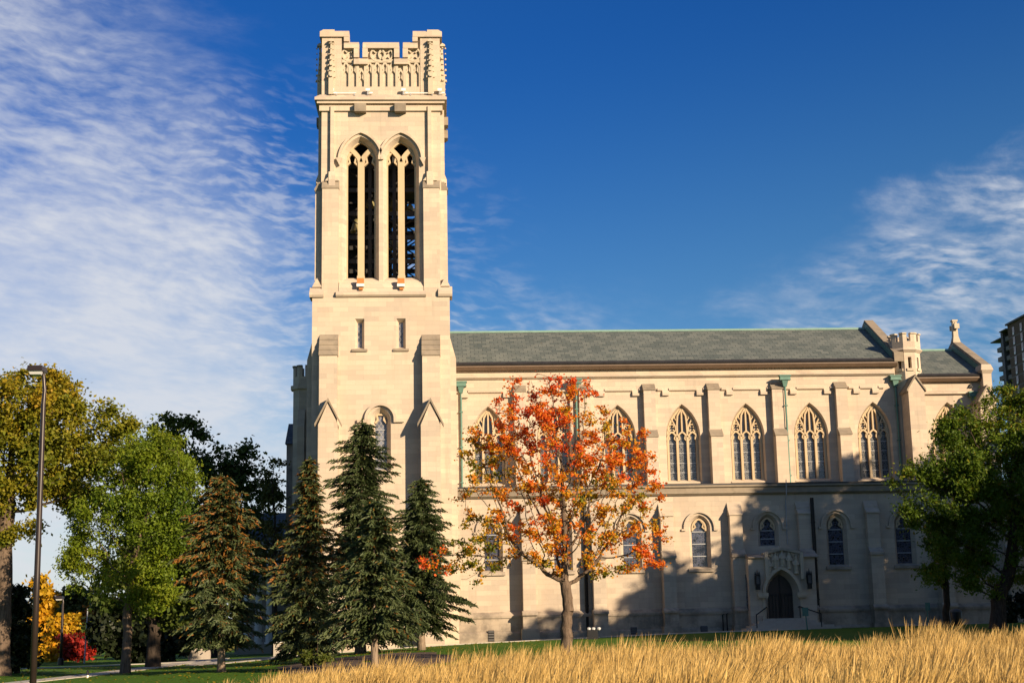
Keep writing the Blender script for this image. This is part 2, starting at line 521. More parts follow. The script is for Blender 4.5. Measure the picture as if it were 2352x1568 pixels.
def leaf_mat(name, stops, transl=0.35, spec=0.25):
    m, t, p = new_mat(name)
    a = t.node('ShaderNodeAttribute', attribute_name='tint')
    col = t.ramp(a.outputs['Fac'], stops)
    t.put(p.inputs['Base Color'], col)
    p.inputs['Roughness'].default_value = 0.55
    p.inputs['Specular IOR Level'].default_value = spec
    tr = t.node('ShaderNodeBsdfTranslucent', ins={0: col})
    mx = t.node('ShaderNodeMixShader', ins={0: transl})
    t.put(mx.inputs[1], p.outputs[0]); t.put(mx.inputs[2], tr.outputs[0])
    t.put(m.node_tree.nodes['Material Output'].inputs[0], mx.outputs[0])
    return m

def bark_mat(name, c, s=1.0):
    m, t, p = new_mat(name)
    g = t.node('ShaderNodeNewGeometry')
    mp = t.node('ShaderNodeMapping', ins={0: g.outputs['Position'], 3: (14*s, 14*s, 2.2*s)}).outputs[0]
    n = t.noise(mp, 1.0, 5, 0.65, 0.5)
    t.put(p.inputs['Base Color'], t.ramp(n, [(0.3, tuple(x*0.35 for x in c)), (0.55, c), (0.8, tuple(x*1.5 for x in c))]))
    p.inputs['Roughness'].default_value = 0.95
    p.inputs['Specular IOR Level'].default_value = 0.1
    t.put(p.inputs['Normal'], t.node('ShaderNodeBump', ins={'Strength': 0.9, 'Distance': 0.05, 'Height': n}))
    return m
M_bark = bark_mat('grey_brown_bark', (0.135, 0.097, 0.070))
M_barkdark = bark_mat('dark_bark', (0.06, 0.045, 0.035))
M_barkpale = bark_mat('pale_bark', (0.24, 0.18, 0.13))

def lawn_mat():
    m, t, p = new_mat('lawn')
    g = t.node('ShaderNodeNewGeometry')
    n1 = t.noise(g.outputs['Position'], 0.25, 5, 0.6)
    n2 = t.noise(g.outputs['Position'], 14.0, 4, 0.7)
    col = t.mix(n1, (0.055, 0.125, 0.010), (0.095, 0.180, 0.016))
    col = t.mix(t.m('MULTIPLY', t.step(n2, 0.4, 0.75), 0.6), col, (0.030, 0.075, 0.007))
    t.put(p.inputs['Base Color'], col)
    p.inputs['Roughness'].default_value = 0.9
    p.inputs['Specular IOR Level'].default_value = 0.1
    t.put(p.inputs['Normal'], t.node('ShaderNodeBump', ins={'Strength': 1.0, 'Distance': 0.08, 'Height': n2}))
    return m
M_lawn = lawn_mat()
M_path = plain('pale_concrete_path', (0.40, 0.36, 0.31), 0.9, 0.0, 0.12, 1.5)
M_mulch = plain('bark_mulch', (0.075, 0.042, 0.025), 0.95, 0.0, 0.6, 9.0, 0.8)
# ------------------------------------------------------------------ the church
YT = 98.0       # tower front
YA = 99.4       # aisle wall
YC = 106.0      # clerestory wall
church = thing('church', (12.0, YC, gz(12, YC)),
               'long pale limestone church with tall square battlemented bell tower and green slate roof', 'church')
def P(name, mb, mat, parent=None, **k):
    return mb.build(name, mat, parent or church, **k)

def cap_slope(mb, xa, xb, ywall, d, z0, z1, dz=None):
    mb.prism_x([(ywall, z0), (ywall-d, z0), (ywall, z1)], xa, xb)

# ---- tower ----
TX = UX(875, 500, YT)
def HW(l, r, y, Y=YT): return (UX(r, y, Y)-UX(l, y, Y))/2
tz = lambda y, Y=YT, x=875: UZ(x, y, Y)
DEPTH = 9.3
zb = gz(TX, YT)-0.6
z_str = tz(683); z_bel = tz(660); z_cor0 = tz(240); z_cor1 = tz(214); z_par = tz(124); z_top = tz(71)
z_off = tz(431)
hA = HW(716, 1033, 760)              # lower stage half width
hB = HW(736, 1014, 500)              # belfry stage
hP = HW(738, 1011, 160)              # parapet
YB2 = YT + 0.55                      # recessed belfry wall
# lower stage: front wall with slit windows and tall window
slx = [UX(826, 765, YT), UX(921, 765, YT)]
sl_hw = HW(814.4, 836, 765); sl_g = HW(821, 831.4, 765)
sl_z0, sl_z1, sg_z0, sg_z1 = tz(801), tz(731.4), tz(795.6), tz(739)
twx = UX(874.3, 1000, YT); tw_hw = HW(851, 898, 1000); tg_hw = HW(861.9, 888.3, 1000)
tw_zs, tw_za, tw_z0 = tz(966), tz(935), tz(1085)
mb = MB()
x0, x1 = TX-hA, TX+hA
zmid = tz(870)
# slits need square heads: build the wall around them from boxes of face
def facequad(mb, xa, xb, za, zb_, y): mb.add([(xa,y,za),(xb,y,za),(xb,y,zb_),(xa,y,zb_)], [(0,1,2,3)])
facequad(mb, x0, x1, sl_z1, z_str, YT)
facequad(mb, x0, x1, zmid, sl_z0, YT)
xs = [x0, slx[0]-sl_hw, slx[0]+sl_hw, slx[1]-sl_hw, slx[1]+sl_hw, x1]
for i in (0, 2, 4): facequad(mb, xs[i], xs[i+1], sl_z0, sl_z1, YT)
op = arch(twx, tw_hw, tw_zs, tw_za, tw_z0)
mb.opening(x0, x1, zb, zmid, op, YT)
opg = arch(twx, tg_hw, tw_zs, tz(947), tw_z0+0.25)
mb.reveal(op, YT, opg, YT+0.55)
for s in slx:
    a = [(s-sl_hw, sl_z0), (s-sl_hw, sl_z1), (s+sl_hw, sl_z1), (s+sl_hw, sl_z0)]
    b = [(s-sl_g, sg_z0), (s-sl_g, sg_z1), (s+sl_g, sg_z1), (s+sl_g, sg_z0)]
    mb.reveal(a, YT, b, YT+0.42)
# sides and back
mb.add([(x0,YT,zb),(x0,YT+DEPTH,zb),(x1,YT+DEPTH,zb),(x1,YT,zb),(x0,YT,z_str),(x0,YT+DEPTH,z_str),(x1,YT+DEPTH,z_str),(x1,YT,z_str)],
       [(0,1,5,4),(1,2,6,5),(2,3,7,6),(4,5,6,7)])
P('tower_lower_wall', mb, M_stone)
for s in slx:
    g = MB().box(s-sl_g-.02, s+sl_g+.02, YT+0.42, YT+0.5, sg_z0-.02, sg_z1+.02)
    wn = P('slit_window', g, M_diamond)
    sm = MB().prism_x([(YT-.12, sl_z0-.18), (YT-.12, sl_z0-.1), (YT+.02, sl_z0+.02), (YT+.02, sl_z0-.18)], s-sl_hw-.22, s+sl_hw+.22)
    P('sill', sm, M_trim, wn)
wn = P('tall_lancet_window', MB().face(opg, YT+0.56), M_diamond)
mb = MB()
for zz in (tz(985), tz(1007), tz(1030), tz(1052), tz(1075)): P('glazing_bar', MB().box(twx-tg_hw, twx+tg_hw, YT+.5, YT+.55, zz-.025, zz+.025), M_lead, wn)
mb = MB()
for sg in (-1, 1):
    mb.sweep([(twx+sg*tg_hw, tw_zs-.1), (twx+sg*tg_hw*0.55, tw_zs+.12), (twx+sg*tg_hw*.72, tw_zs+.5), (twx, tz(950))], YT+.40, YT+.54, .13)
P('cusped_head', mb, M_tracery, wn)
mb = MB()
ho = arch(twx, HW(841, 908, 960), tz(962), tz(928), tz(966), 12)
mb.sweep(ho, YT-.22, YT+.01, .20)
for sg in (-1, 1): mb.box(twx+sg*(HW(841,908,960)+.25)-.35, twx+sg*(HW(841,908,960)+.25)+.35, YT-.2, YT+.01, tz(966)-.12, tz(966)+.08)
P('hood_mould', mb, M_stone, wn)

# front buttresses of the lower stage
for (l, r, gl, gr, ga) in ((733, 774, 725.7, 776, 750), (970, 1010.5, 967, 1015.7, 990)):
    xa, xb = UX(l, 850, YT-.7), UX(r, 850, YT-.7)
    zc0, zc1 = tz(816, YT-.7, l), tz(769, YT, l)
    zg0, zg1 = tz(975, YT-1.25, l), tz(922, YT-1.25, l)
    mb = MB().prism_x([(YT, zg0-1), (YT-.7, zg0-1), (YT-.7, zc0), (YT, zc0)], xa, xb)
    x2, x3 = UX(l-3, 1040, YT-1.25), UX(r+1.5, 1040, YT-1.25)
    xm = (x2+x3)/2
    mb.box(x2, x3, YT-1.25, YT, zb, zg0)
    mb.prism_y([(x2, zg0), (x3, zg0), (xm, zg1)], YT-1.25, YT-.6)
    mb.box(x2-.15, x3+.15, YT-1.55, YT+.0, zb, tz(1425, YT-1.5, l))
    bt = P('tower_buttress', mb, M_stone)
    mb = MB()
    n = 4
    for i in range(n):     # stepped weathering stones
        ya, yb = YT-.78+.76*i/n, YT-.78+.76*(i+1)/n
        za, zbb = zc0+(zc1-zc0)*i/n, zc0+(zc1-zc0)*(i+1)/n
        mb.prism_x([(YT+.0, za), (ya, za), (ya, za+.10), (yb+.03, zbb+.0), (YT+.0, zbb)], xa-.04, xb+.04)
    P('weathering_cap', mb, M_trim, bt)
    mb = MB()
    e = .2
    for sg, xe in ((-1, x2-.22), (1, x3+.22)):
        mb.prism_y([(xe, zg0-.12), (xe+sg*.02, zg0+.06), (xm, zg1+.26), (xm, zg1+.02)], YT-1.36, YT-.62)
    P('gablet_coping', mb, M_trim, bt)
# side buttresses of the lower stage
hS = HW(700.5, 1046.3, 850)
for sg in (-1, 1):
    for yy in (YT+.9, YT+DEPTH-2.3):
        xa = TX+sg*(hA-.1); xe = TX+sg*hS
        zc0, zc1 = tz(820), tz(770)
        mb = MB()
        mb.prism_y([(xa, zb), (xe, zb), (xe, zc0), (TX+sg*hA, zc1), (xa, zc1)], yy, yy+1.4)
        P('tower_side_buttress', mb, M_stone)

# string course between lower stage and belfry
mb = MB()
hs = HW(769, 976, 680)
zs1, zs0 = tz(673.8), tz(682)
mb.prism_x([(YT+.02, zs0), (YT-.10, zs0), (YT-.22, zs0+.12), (YT-.22, zs0+.22), (YT+.02, zs1+.18)], TX-hs, TX+hs)
P('string_course', mb, M_stone)
for sg in (-1, 1):
    mb = MB()
    a, b = sorted((TX+sg*HW(711, 1039, 680), TX+sg*HW(743, 1006, 680)))
    mb.prism_x([(YT-.02, zs0), (YT-.12, zs0), (YT-.2, zs0+.15), (YT-.2, zs0+.3), (YT+.3, z_bel+.1), (YT+1.2, z_bel+.1), (YT+1.2, zs0)], a, b)
    c = (a+b)/2
    mb.prism_y([(a+.15, z_bel+.1), (b-.15, z_bel+.1), (c, z_bel+.75)], YT+.15, YT+.75)
    P('corner_set_off', mb, M_stone)
mb = MB().box(TX-hA+.02, TX+hA-.02, YT+.03, YT+DEPTH-.03, z_str-.02, z_str+.28)
P('belfry_floor', mb, M_stone)

# belfry: four walls, each with a pair of open traceried windows
wz0, wzs, wza = tz(641), tz(362), tz(309)
lz0 = tz(630)
bel_h = HW(788, 869.8, 500)/1.0       # half width of one outer opening
bwx = [UX(828.5, 500, YB2), UX(921.5, 500, YB2)]
bcx = (bwx[0]+bwx[1])/2
def belfry_wall(place):
    """place(mb): maps from front-wall coordinates; the wall, tracery, hood"""
    mb = MB(); tr = MB(); hd = MB()
    zl, zh = z_str+.25, z_cor0+.3
    cols = [TX-hB, (bwx[0]+bwx[1])/2, TX+hB]
    for i, wx in enumerate(bwx):
        oa = HW(786, 870, 500)
        o1 = arch(wx, oa, wzs, tz(307), wz0, 12)
        mb.opening(cols[i], cols[i+1], zl, zh, o1, YB2)
        ob = HW(795, 862, 500)
        o2 = arch(wx, ob, wzs, tz(314), lz0, 12)
        mb.reveal(o1, YB2, o2, YB2+.55)
        mb.reveal(o2, YB2+.55, o2, YB2+1.05)
        # tracery: mullion forking into two arcs
        m = ob*0.0
        y0, y1 = YB2+.42, YB2+.80
        mw = HW(821.1, 836, 500)*2
        zf = tz(392)
        tr.box(wx-mw/2, wx+mw/2, y0, y1, lz0, wzs)
        tr.box(wx-mw/2-.04, wx+mw/2+.04, y0-.18, y0, lz0-.45, lz0+.1)
        for sg in (-1, 1):
            pts = []
            for k in range(9):
                t = k/8
                pts.append((wx+sg*(mw*.10+(ob*.60)*t**1.55), wzs-.05+(tz(333)-wzs)*t**.9))
            tr.sweep(pts, y0+.02, y1, mw*.72)
            # lancet head of each light with cusps
            lc = wx+sg*(ob+mw/2)/2; lw = (ob-mw/2)/2
            tr.sweep(arch(lc, lw+.02, wzs-.1, tz(340), wzs-.12, 7), y0+.06, y1-.02, .13)
            for s2 in (-1, 1):
                tr.sweep([(lc+s2*(lw+.02), wzs-.25), (lc+s2*lw*.45, wzs-.02), (lc+s2*lw*.62, wzs+.28), (lc+s2*lw*.9, wzs+.35)], y0+.08, y1-.04, .12)
        tr.sweep(o2, y0+.1, y1-.02, .16)
        # hood
        hh = HW(772, 872.8, 350) if True else 0
        hp = arch(wx, hh-.02, wzs, tz(298), tz(362), 14)
        hd.sweep(hp, YB2-.20, YB2+.01, .17)
        sgs = -1 if i == 0 else 1
        hd.prism_y([(wx+sgs*hh-.22, tz(362)+.1), (wx+sgs*hh+.22, tz(362)+.1), (wx+sgs*hh+.05, tz(376))], YB2-.28, YB2+.01)
    return mb, tr, hd
TC = (TX, YT+DEPTH/2+.05)
def turned(mb, k):
    out = MB()
    a = k*math.pi/2
    c, s = round(math.cos(a)), round(math.sin(a))
    cy = YB2 + hB
    out.v = [(TX+(x-TX)*c-(y-cy)*s, cy+(x-TX)*s+(y-cy)*c, z) for x, y, z in mb.v]
    out.f = list(mb.f)
    return out
bw, btr, bhd = belfry_wall(None)
BELY = YB2 + hB                       # the belfry is square about this depth
for k in range(4):
    wl = P('belfry_wall', turned(bw, k), M_stone)
    P('window_tracery', turned(btr, k), M_tracery, wl)
    P('hood_mould', turned(bhd, k), M_stone, wl)
# stepped sill below the front windows
mb = MB()
hsl = HW(776, 971, 664)
zA, zB, zC_ = tz(641, YB2), tz(652, YB2), tz(665, YB2)
mb.prism_x([(YB2+.3, z_str+.2), (YT-.02, z_str+.2), (YT-.02, zC_-.35), (YT+.16, zC_), (YT+.16, zC_+.06), (YT+.36, zB), (YT+.36, zB+.05), (YB2+.3, zA)], TX-hsl, TX+hsl)
P('belfry_sill', mb, M_stone)
# paired corner buttresses of the belfry, turned round all four sides
bl0, bl1 = HW(739, 1010.5, 550), HW(775, 971, 550)
BF = YB2-.42
for sg in (-1, 1):
    mb = MB(); cp = MB(); st = MB()
    a, b = sorted((TX+sg*bl0, TX+sg*bl1))
    mb.prism_x([(YB2, z_str+.2), (BF, z_str+.2), (BF, z_off), (YB2, z_off)], a, b)
    cp.prism_x([(YB2, z_off), (BF-.06, z_off), (BF-.06, z_off+.12), (YB2-.22, tz(412)), (YB2, tz(412))], a-.03, b+.03)
    c0, c1 = sorted((TX+sg*HW(759, 992, 320), TX+sg*HW(767, 983.5, 320)))
    st.box(c0, c1, YB2-.27, YB2, tz(412), z_cor0)
    cm = (c0+c1)/2
    st.prism_x([(YB2, tz(424)), (YB2-.42, tz(424)), (YB2-.42, tz(403)), (YB2-.28, tz(391)), (YB2, tz(391))], c0-.1, c1+.1)
    st.prism_y([(cm-.5, tz(413)), (cm+.5, tz(413)), (cm, tz(395))], YB2-.36, YB2-.02)
    for k in range(4):
        b_ = P('belfry_buttress', turned(mb, k), M_stone)
        P('weathering_cap', turned(cp, k), M_trim, b_)
        P('pilaster_strip', turned(st, k), M_stone)

# cornice with corbel blocks
hC = HW(722, 1026, 226)
dC = hC-hB
prof = [(0, z_cor0), (-.12, z_cor0), (-.12, tz(246)), (0, tz(246))]
mb = MB(); mc = MB()
zc = [tz(250), tz(238), tz(228), tz(222), tz(214)]
for k, (ex, za, zb2) in enumerate(((.16, zc[0], zc[1]), (.16+(dC-.16)*.5, zc[1]+.12, zc[2]), (dC, zc[2], zc[3]))):
    yb_ = BELY-hB-ex; yc_ = BELY+hB+ex
    mb.box(TX-hB-ex, TX+hB+ex, yb_, yc_, za, zb2+.0)
# sloped top
mb.prism_z([(TX-hC, BELY-hC), (TX+hC, BELY-hC), (TX+hC, BELY+hC), (TX-hC, BELY+hC)], zc[3], zc[4]+.05, (hP+.1)/hC)
P('cornice', mb, M_stone)
for l, r in ((813, 839.7), (905.7, 931.8)):
    a, b = UX(l, 240, YT-.5), UX(r, 240, YT-.5)
    mb = MB().box(a, b, BELY-hC-.10, BELY-hB, tz(250, YT-.5), tz(231, YT-.5))
    for k in range(4):
        P('corbel_block', turned(mb, k), M_trim)

# parapet with stepped merlons, blind arcade and crocketed strips
PY = BELY-hP            # front face of the piers
def px(x, y=130): return UX(x, y, PY)-UX(874.6, y, PY)
def pz(y): return UZ(875, y, PY)
zbase = zc[4]
zstep, zcren, zhi = pz(100), pz(135), pz(74)
a1, a2, a3, a4 = px(951.7), px(927.5), px(924.6), px(913)
a2 = px(929); a3 = px(925.5); a4 = px(912.5)
def parapet_half():
    return [(a4, zcren), (a4, zstep), (0, zstep)]
out = [(-hP, zbase), (hP, zbase), (hP, zhi), (a1, zhi), (a1, zstep), (a2, zstep), (a2, zcren), (a4, zcren), (a4, zstep)]
out = out + [(-x, z) for x, z in reversed(out[2:])]
out = out[:9] + [(-x, z) for x, z in reversed(out[2:9])]
out = [(max(-hP+.012, min(hP-.012, x)), z) for x, z in out]
wallm = MB().prism_y([(TX+x, z) for x, z in out], PY+.22, PY+.75)
front = MB()
pl0, pl1 = px(964.7), -px(964.7)
for sg in (-1, 1):
    a, b = sorted((TX+sg*pl0, TX+sg*(hP-.004)))
    front.box(a, b, PY, PY+.218, zbase, zhi)
front.box(TX-pl0, TX+pl0, PY+.04, PY+.22, zbase, pz(199))
# coping along the stepped line
cop = MB()
def hcop(xa, xb, z):
    cop.prism_x([(PY-.16, z-.42), (PY-.16, z-.05), (PY+.1, z+.12), (PY+.9, z+.12), (PY+.9, z-.42)], TX+xa, TX+xb)
def vcop(x, za, zb_, sg):
    a, b = sorted((TX+x-sg*.02, TX+x+sg*.36))
    cop.box(a, b, PY-.14, PY+.88, za, zb_)
for sg in (-1, 1):
    a, b = sorted((sg*(a1-.12), sg*(hP+.14))); hcop(a, b, zhi)
    a, b = sorted((sg*(a2-.12), sg*(a1+.24))); hcop(a, b, zstep)
    vcop(sg*(a1-.12), zstep+.1, zhi-.3, sg)
    vcop(sg*(a2-.12), zcren+.05, zstep-.3, sg)
    vcop(sg*(a4+.12), zcren+.05, zstep-.3, -sg)
    a, b = sorted((sg*(a4-.24), sg*(a2+.24))); hcop(a, b, zcren-.05)
hcop(-a4-.12, a4+.12, zstep)
# arcade mullions and heads
arc = MB()
mulx = [px(x, 170) for x in (784.8+i*(964.7-784.8)/10 for i in range(11))]
for i, xm in enumerate(mulx):
    top = zcren-.5
    arc.box(TX+xm-.10, TX+xm+.10, PY+.04, PY+.215, pz(199), top)
for i in range(10):
    xm = (mulx[i]+mulx[i+1])/2; hw_ = (mulx[i+1]-mulx[i])/2
    low = i in (2, 7)
    zt = (pz(160) if low else pz(143))
    arc.sweep(arch(TX+xm, hw_-.02, zt-.75, zt, zt-.8, 6), PY+.06, PY+.21, .12)
    for sg in (-1, 1):
        arc.sweep([(TX+xm+sg*hw_*.8, zt-.85), (TX+xm+sg*hw_*.3, zt-.6), (TX+xm+sg*hw_*.5, zt-.3)], PY+.08, PY+.2, .11)
    if not low:
        arc.box(TX+xm-hw_, TX+xm+hw_, PY+.05, PY+.214, zt-.02, zt+.22)
for xq in (801.5, 867.0, 885.5, 949.0, ):
    xc = TX+px(xq, 130); zq = pz(125) if xq in (867.0, 885.5) else pz(124.5)
    ring = [(xc+.50*math.cos(t), zq+.50*math.sin(t)) for t in [2*math.pi*i/16 for i in range(16)]]
    arc.sweep(ring, PY+.03, PY+.215, .11, True)
    for q in range(4):
        t = q*math.pi/2+math.pi/4
        arc.sweep([(xc+.5*math.cos(t), zq+.5*math.sin(t)), (xc+.2*math.cos(t), zq+.2*math.sin(t))], PY+.06, PY+.2, .10)
crks = []
for sg in (-1, 1):
    crk = MB(); crks.append(crk)
    xs_ = TX+sg*px(988, 150)
    crk.box(xs_-.17, xs_+.17, PY-.36, PY, zbase, pz(165))
    crk.prism_z([(xs_-.14, PY-.32), (xs_+.14, PY-.32), (xs_+.14, PY), (xs_-.14, PY)], pz(165), pz(97), .3)
    for k in range(7):
        zz = pz(178)+(pz(103)-pz(178))*k/6
        rr = (.11 if k % 2 else .14)*(1-.06*k)
        for dx, dy in ((-1, 0), (1, 0), (0, -1)):
            cx_, cy_ = xs_+dx*(.21-.015*k), PY-.2+dy*.2
            crk.prism_z([(cx_-rr*.7, cy_-rr*.7), (cx_+rr*.7, cy_-rr*.7), (cx_+rr*.7, cy_+rr*.5), (cx_-rr*.7, cy_+rr*.5)], zz-rr*.7, zz+rr*.5, .6)
    crk.prism_z([(xs_-.2, PY-.4), (xs_+.2, PY-.4), (xs_+.2, PY-.02), (xs_-.2, PY-.02)], pz(100), pz(95.5), .8)
    crk.prism_z([(xs_-.15, PY-.35), (xs_+.15, PY-.35), (xs_+.15, PY-.05), (xs_-.15, PY-.05)], pz(95.5), pz(91), .15)
for k in range(4):
    lift = (k % 2)*.004
    for mm in (wallm, front, cop, arc): mm.v = [(x, y, z+(lift if k % 2 else (-.004 if k else 0))) for x, y, z in mm.v]
    pw = P('parapet_wall', turned(wallm, k), M_stone)
    P('corner_pier', turned(front, k), M_stone, pw)
    P('coping', turned(cop, k), M_stone, pw)
    P('blind_arcade', turned(arc, k), M_carve, pw)
    for crk in crks: P('crocketed_pinnacle', turned(crk, k), M_carve, pw)
P('tower_roof', MB().box(TX-hP+.8, TX+hP-.8, PY+.8, BELY+hP-.8, zbase-.1, zbase+.35), M_gutter)
P('belfry_ceiling', MB().box(TX-hB+.05, TX+hB-.05, YB2+.05, BELY+hB-.05, z_cor0+.05, z_cor0+.25), M_void)
# carillon frame inside
mb = MB()
hi = hB-1.6
for sx in (-1, -.33, .33, 1):
    for sy in (-1, 1):
        mb.box(TX+sx*hi-.12, TX+sx*hi+.12, BELY+sy*hi-.12, BELY+sy*hi+.12, z_str+.2, z_cor0)
zz = z_str+1.2
lv = []
while zz < z_cor0-1:
    lv.append(zz)
    for sy in (-1, .1, 1):
        mb.box(TX-hi, TX+hi, BELY+sy*hi-.13, BELY+sy*hi+.13, zz, zz+.30)
    for sx in (-1, 1):
        mb.box(TX+sx*hi-.11, TX+sx*hi+.11, BELY-hi, BELY+hi, zz, zz+.25)
    zz += 1.75
for i in range(len(lv)-1):
    for sy in (-1, 1):
        for q in range(2):
            xa = TX-hi+q*hi
            a, b = (lv[i], lv[i+1]) if (i+q) % 2 else (lv[i+1], lv[i])
            mb.tube([(xa, BELY+sy*hi, a), (xa+hi, BELY+sy*hi, b)], .06, 5)
            if i < 3: mb.tube([(xa, BELY+sy*hi, b), (xa+hi, BELY+sy*hi, a)], .06, 5)
mb.box(TX-hi*.98, TX-hi*.25, BELY+hi*.2, BELY+hi*.3, z_str+.3, z_cor0)
mb.box(TX-hi*1.2, TX+hi*1.2, BELY-hi*.2, BELY+hi*.5, tz(470), tz(464))
mb.box(TX-hi*1.3, TX+hi*1.3, BELY-hi*.6, BELY+hi*1.2, tz(395), z_cor0)
P('carillon_frame', mb, M_steel)

# ---- stair turret and transept behind the tower on the left ----
def octagon(cx, cy, r, n=8, ph=math.pi/8):
    return [(cx+r*math.cos(ph+2*math.pi*i/n), cy+r*math.sin(ph+2*math.pi*i/n)) for i in range(n)]
def crenels(mb, cx, cy, r, z0, z1, t=.28):
    ov = octagon(cx, cy, r); iv = octagon(cx, cy, r-t)
    for i in range(8):
        p, q = Vector(ov[i]), Vector(ov[(i+1) % 8]); a, b = Vector(iv[i]), Vector(iv[(i+1) % 8])
        for f0, f1 in ((0, .34), (.66, 1)):
            mb.prism_z([tuple(p.lerp(q, f0)), tuple(p.lerp(q, f1)), tuple(a.lerp(b, f1)), tuple(a.lerp(b, f0))], z0, z1)
def merlon_caps(cx, cy, r, z0, z1, t, mat, parent):
    ov = octagon(cx, cy, r); iv = octagon(cx, cy, r-t)
    for i in range(8):
        mb = MB()
        for j, f0, f1 in ((i, 0, .34), ((i-1) % 8, .66, 1)):
            p, q = Vector(ov[j]), Vector(ov[(j+1) % 8]); a, b = Vector(iv[j]), Vector(iv[(j+1) % 8])
            mb.prism_z([tuple(p.lerp(q, f0)), tuple(p.lerp(q, f1)), tuple(a.lerp(b, f1)), tuple(a.lerp(b, f0))], z0, z1)
        P('merlon_cap', mb, mat, parent)
YS = YT+DEPTH+.8
sx_ = UX(688, 900, YS)-.1; sr = (UX(702, 900, YS)-UX(674, 900, YS))/2+.42
sx_ = UX(674, 900, YS)+sr*.95
zS = lambda y: UZ(690, y, YS)
mb = MB().prism_z(octagon(sx_, YS, sr), zb, zS(890))
mb.prism_z(octagon(sx_, YS, sr+.2), zS(897), zS(888))
mb.prism_z(octagon(sx_, YS, sr+.02), zS(888), zS(868))
crenels(mb, sx_, YS, sr+.02, zS(868), zS(845))
tu = P('stair_turret', mb, M_aisle)
merlon_caps(sx_, YS, sr+.09, zS(846), zS(842.5), .28, M_trim, tu)
mb = MB()
xa, xb = UX(684, 940, YS-1.3), UX(700, 940, YS-1.3)
mb.prism_x([(YS, zb), (YS-1.6, zb), (YS-1.6, zS(985)), (YS-1.0, zS(945)), (YS, zS(945))], xa, xb)
P('turret_buttress', mb, M_aisle)
YH = 117.0
xa = UX(654.5, 1100, YH); xb = UX(720, 1100, YH)
zH = lambda y: UZ(660, y, YH)
P('transept_wall', MB().box(xa+.1, xb, YH, YH+9, zb-1, zH(1017)), M_base)
P('transept_roof', MB().prism_x([(YH-.3, zH(1020)), (YH+2.4, zH(972)+.3), (YH+5, zH(1018))], xa, xb), M_slate2)
P('transept_window', MB().box(UX(681, 1090, YH-.5)-.3, UX(683.5, 1090, YH-.5), YH-.06, YH+.1, zH(1115), zH(1060)), M_darkglass)

# ---- nave clerestory ----
ax = [UX(x, 1240, YA) for x in (1132, 1290, 1448, 1607, 1764, 1923, 2081)]
pitch, a0 = np.polyfit(range(7), ax, 1)
BX = [a0+pitch*i for i in range(7)]
cz = lambda y, x=1700, Y=YC: UZ(x, y, Y)
cw = [UX(x, 1000, YC) for x in (1568, 1717, 1864, 2009)]
cpit, c0_ = np.polyfit(range(3, 7), cw, 1)
CX = [c0_+cpit*i for i in range(7)]
nx0 = TX+hA-.3; nx1 = UX(2062, 950, YC)
z_ct = cz(846)            # wall top
z_cb = cz(1150)           # bottom hidden behind the aisle roof
aw = (UX(1753, 1000, YC)-UX(1682, 1000, YC))/2
gw = aw-.10
zs_, za_, zw0 = cz(1000), cz(929), cz(1104)
mb = MB(); wins = []
edges = [nx0] + [(CX[i]+CX[i+1])/2 for i in range(6)] + [nx1]
for i in range(7):
    op = arch(CX[i], aw+.14, zs_, za_+.1, zw0, 12)
    mb.opening(edges[i], edges[i+1], z_cb, z_ct, op, YC)
    op2 = arch(CX[i], aw-.02, zs_, za_-.10, zw0+.12, 12)
    mb.reveal(op, YC, op2, YC+.50)
mb.box(nx0, nx1, YC+.8, YC+13, z_cb-14, z_ct-.3)
mb.add([(nx1,YC,z_cb),(nx1,YC+1,z_cb),(nx1,YC+1,z_ct),(nx1,YC,z_ct)], [(0,1,2,3)])
P('clerestory_wall', mb, M_stone)

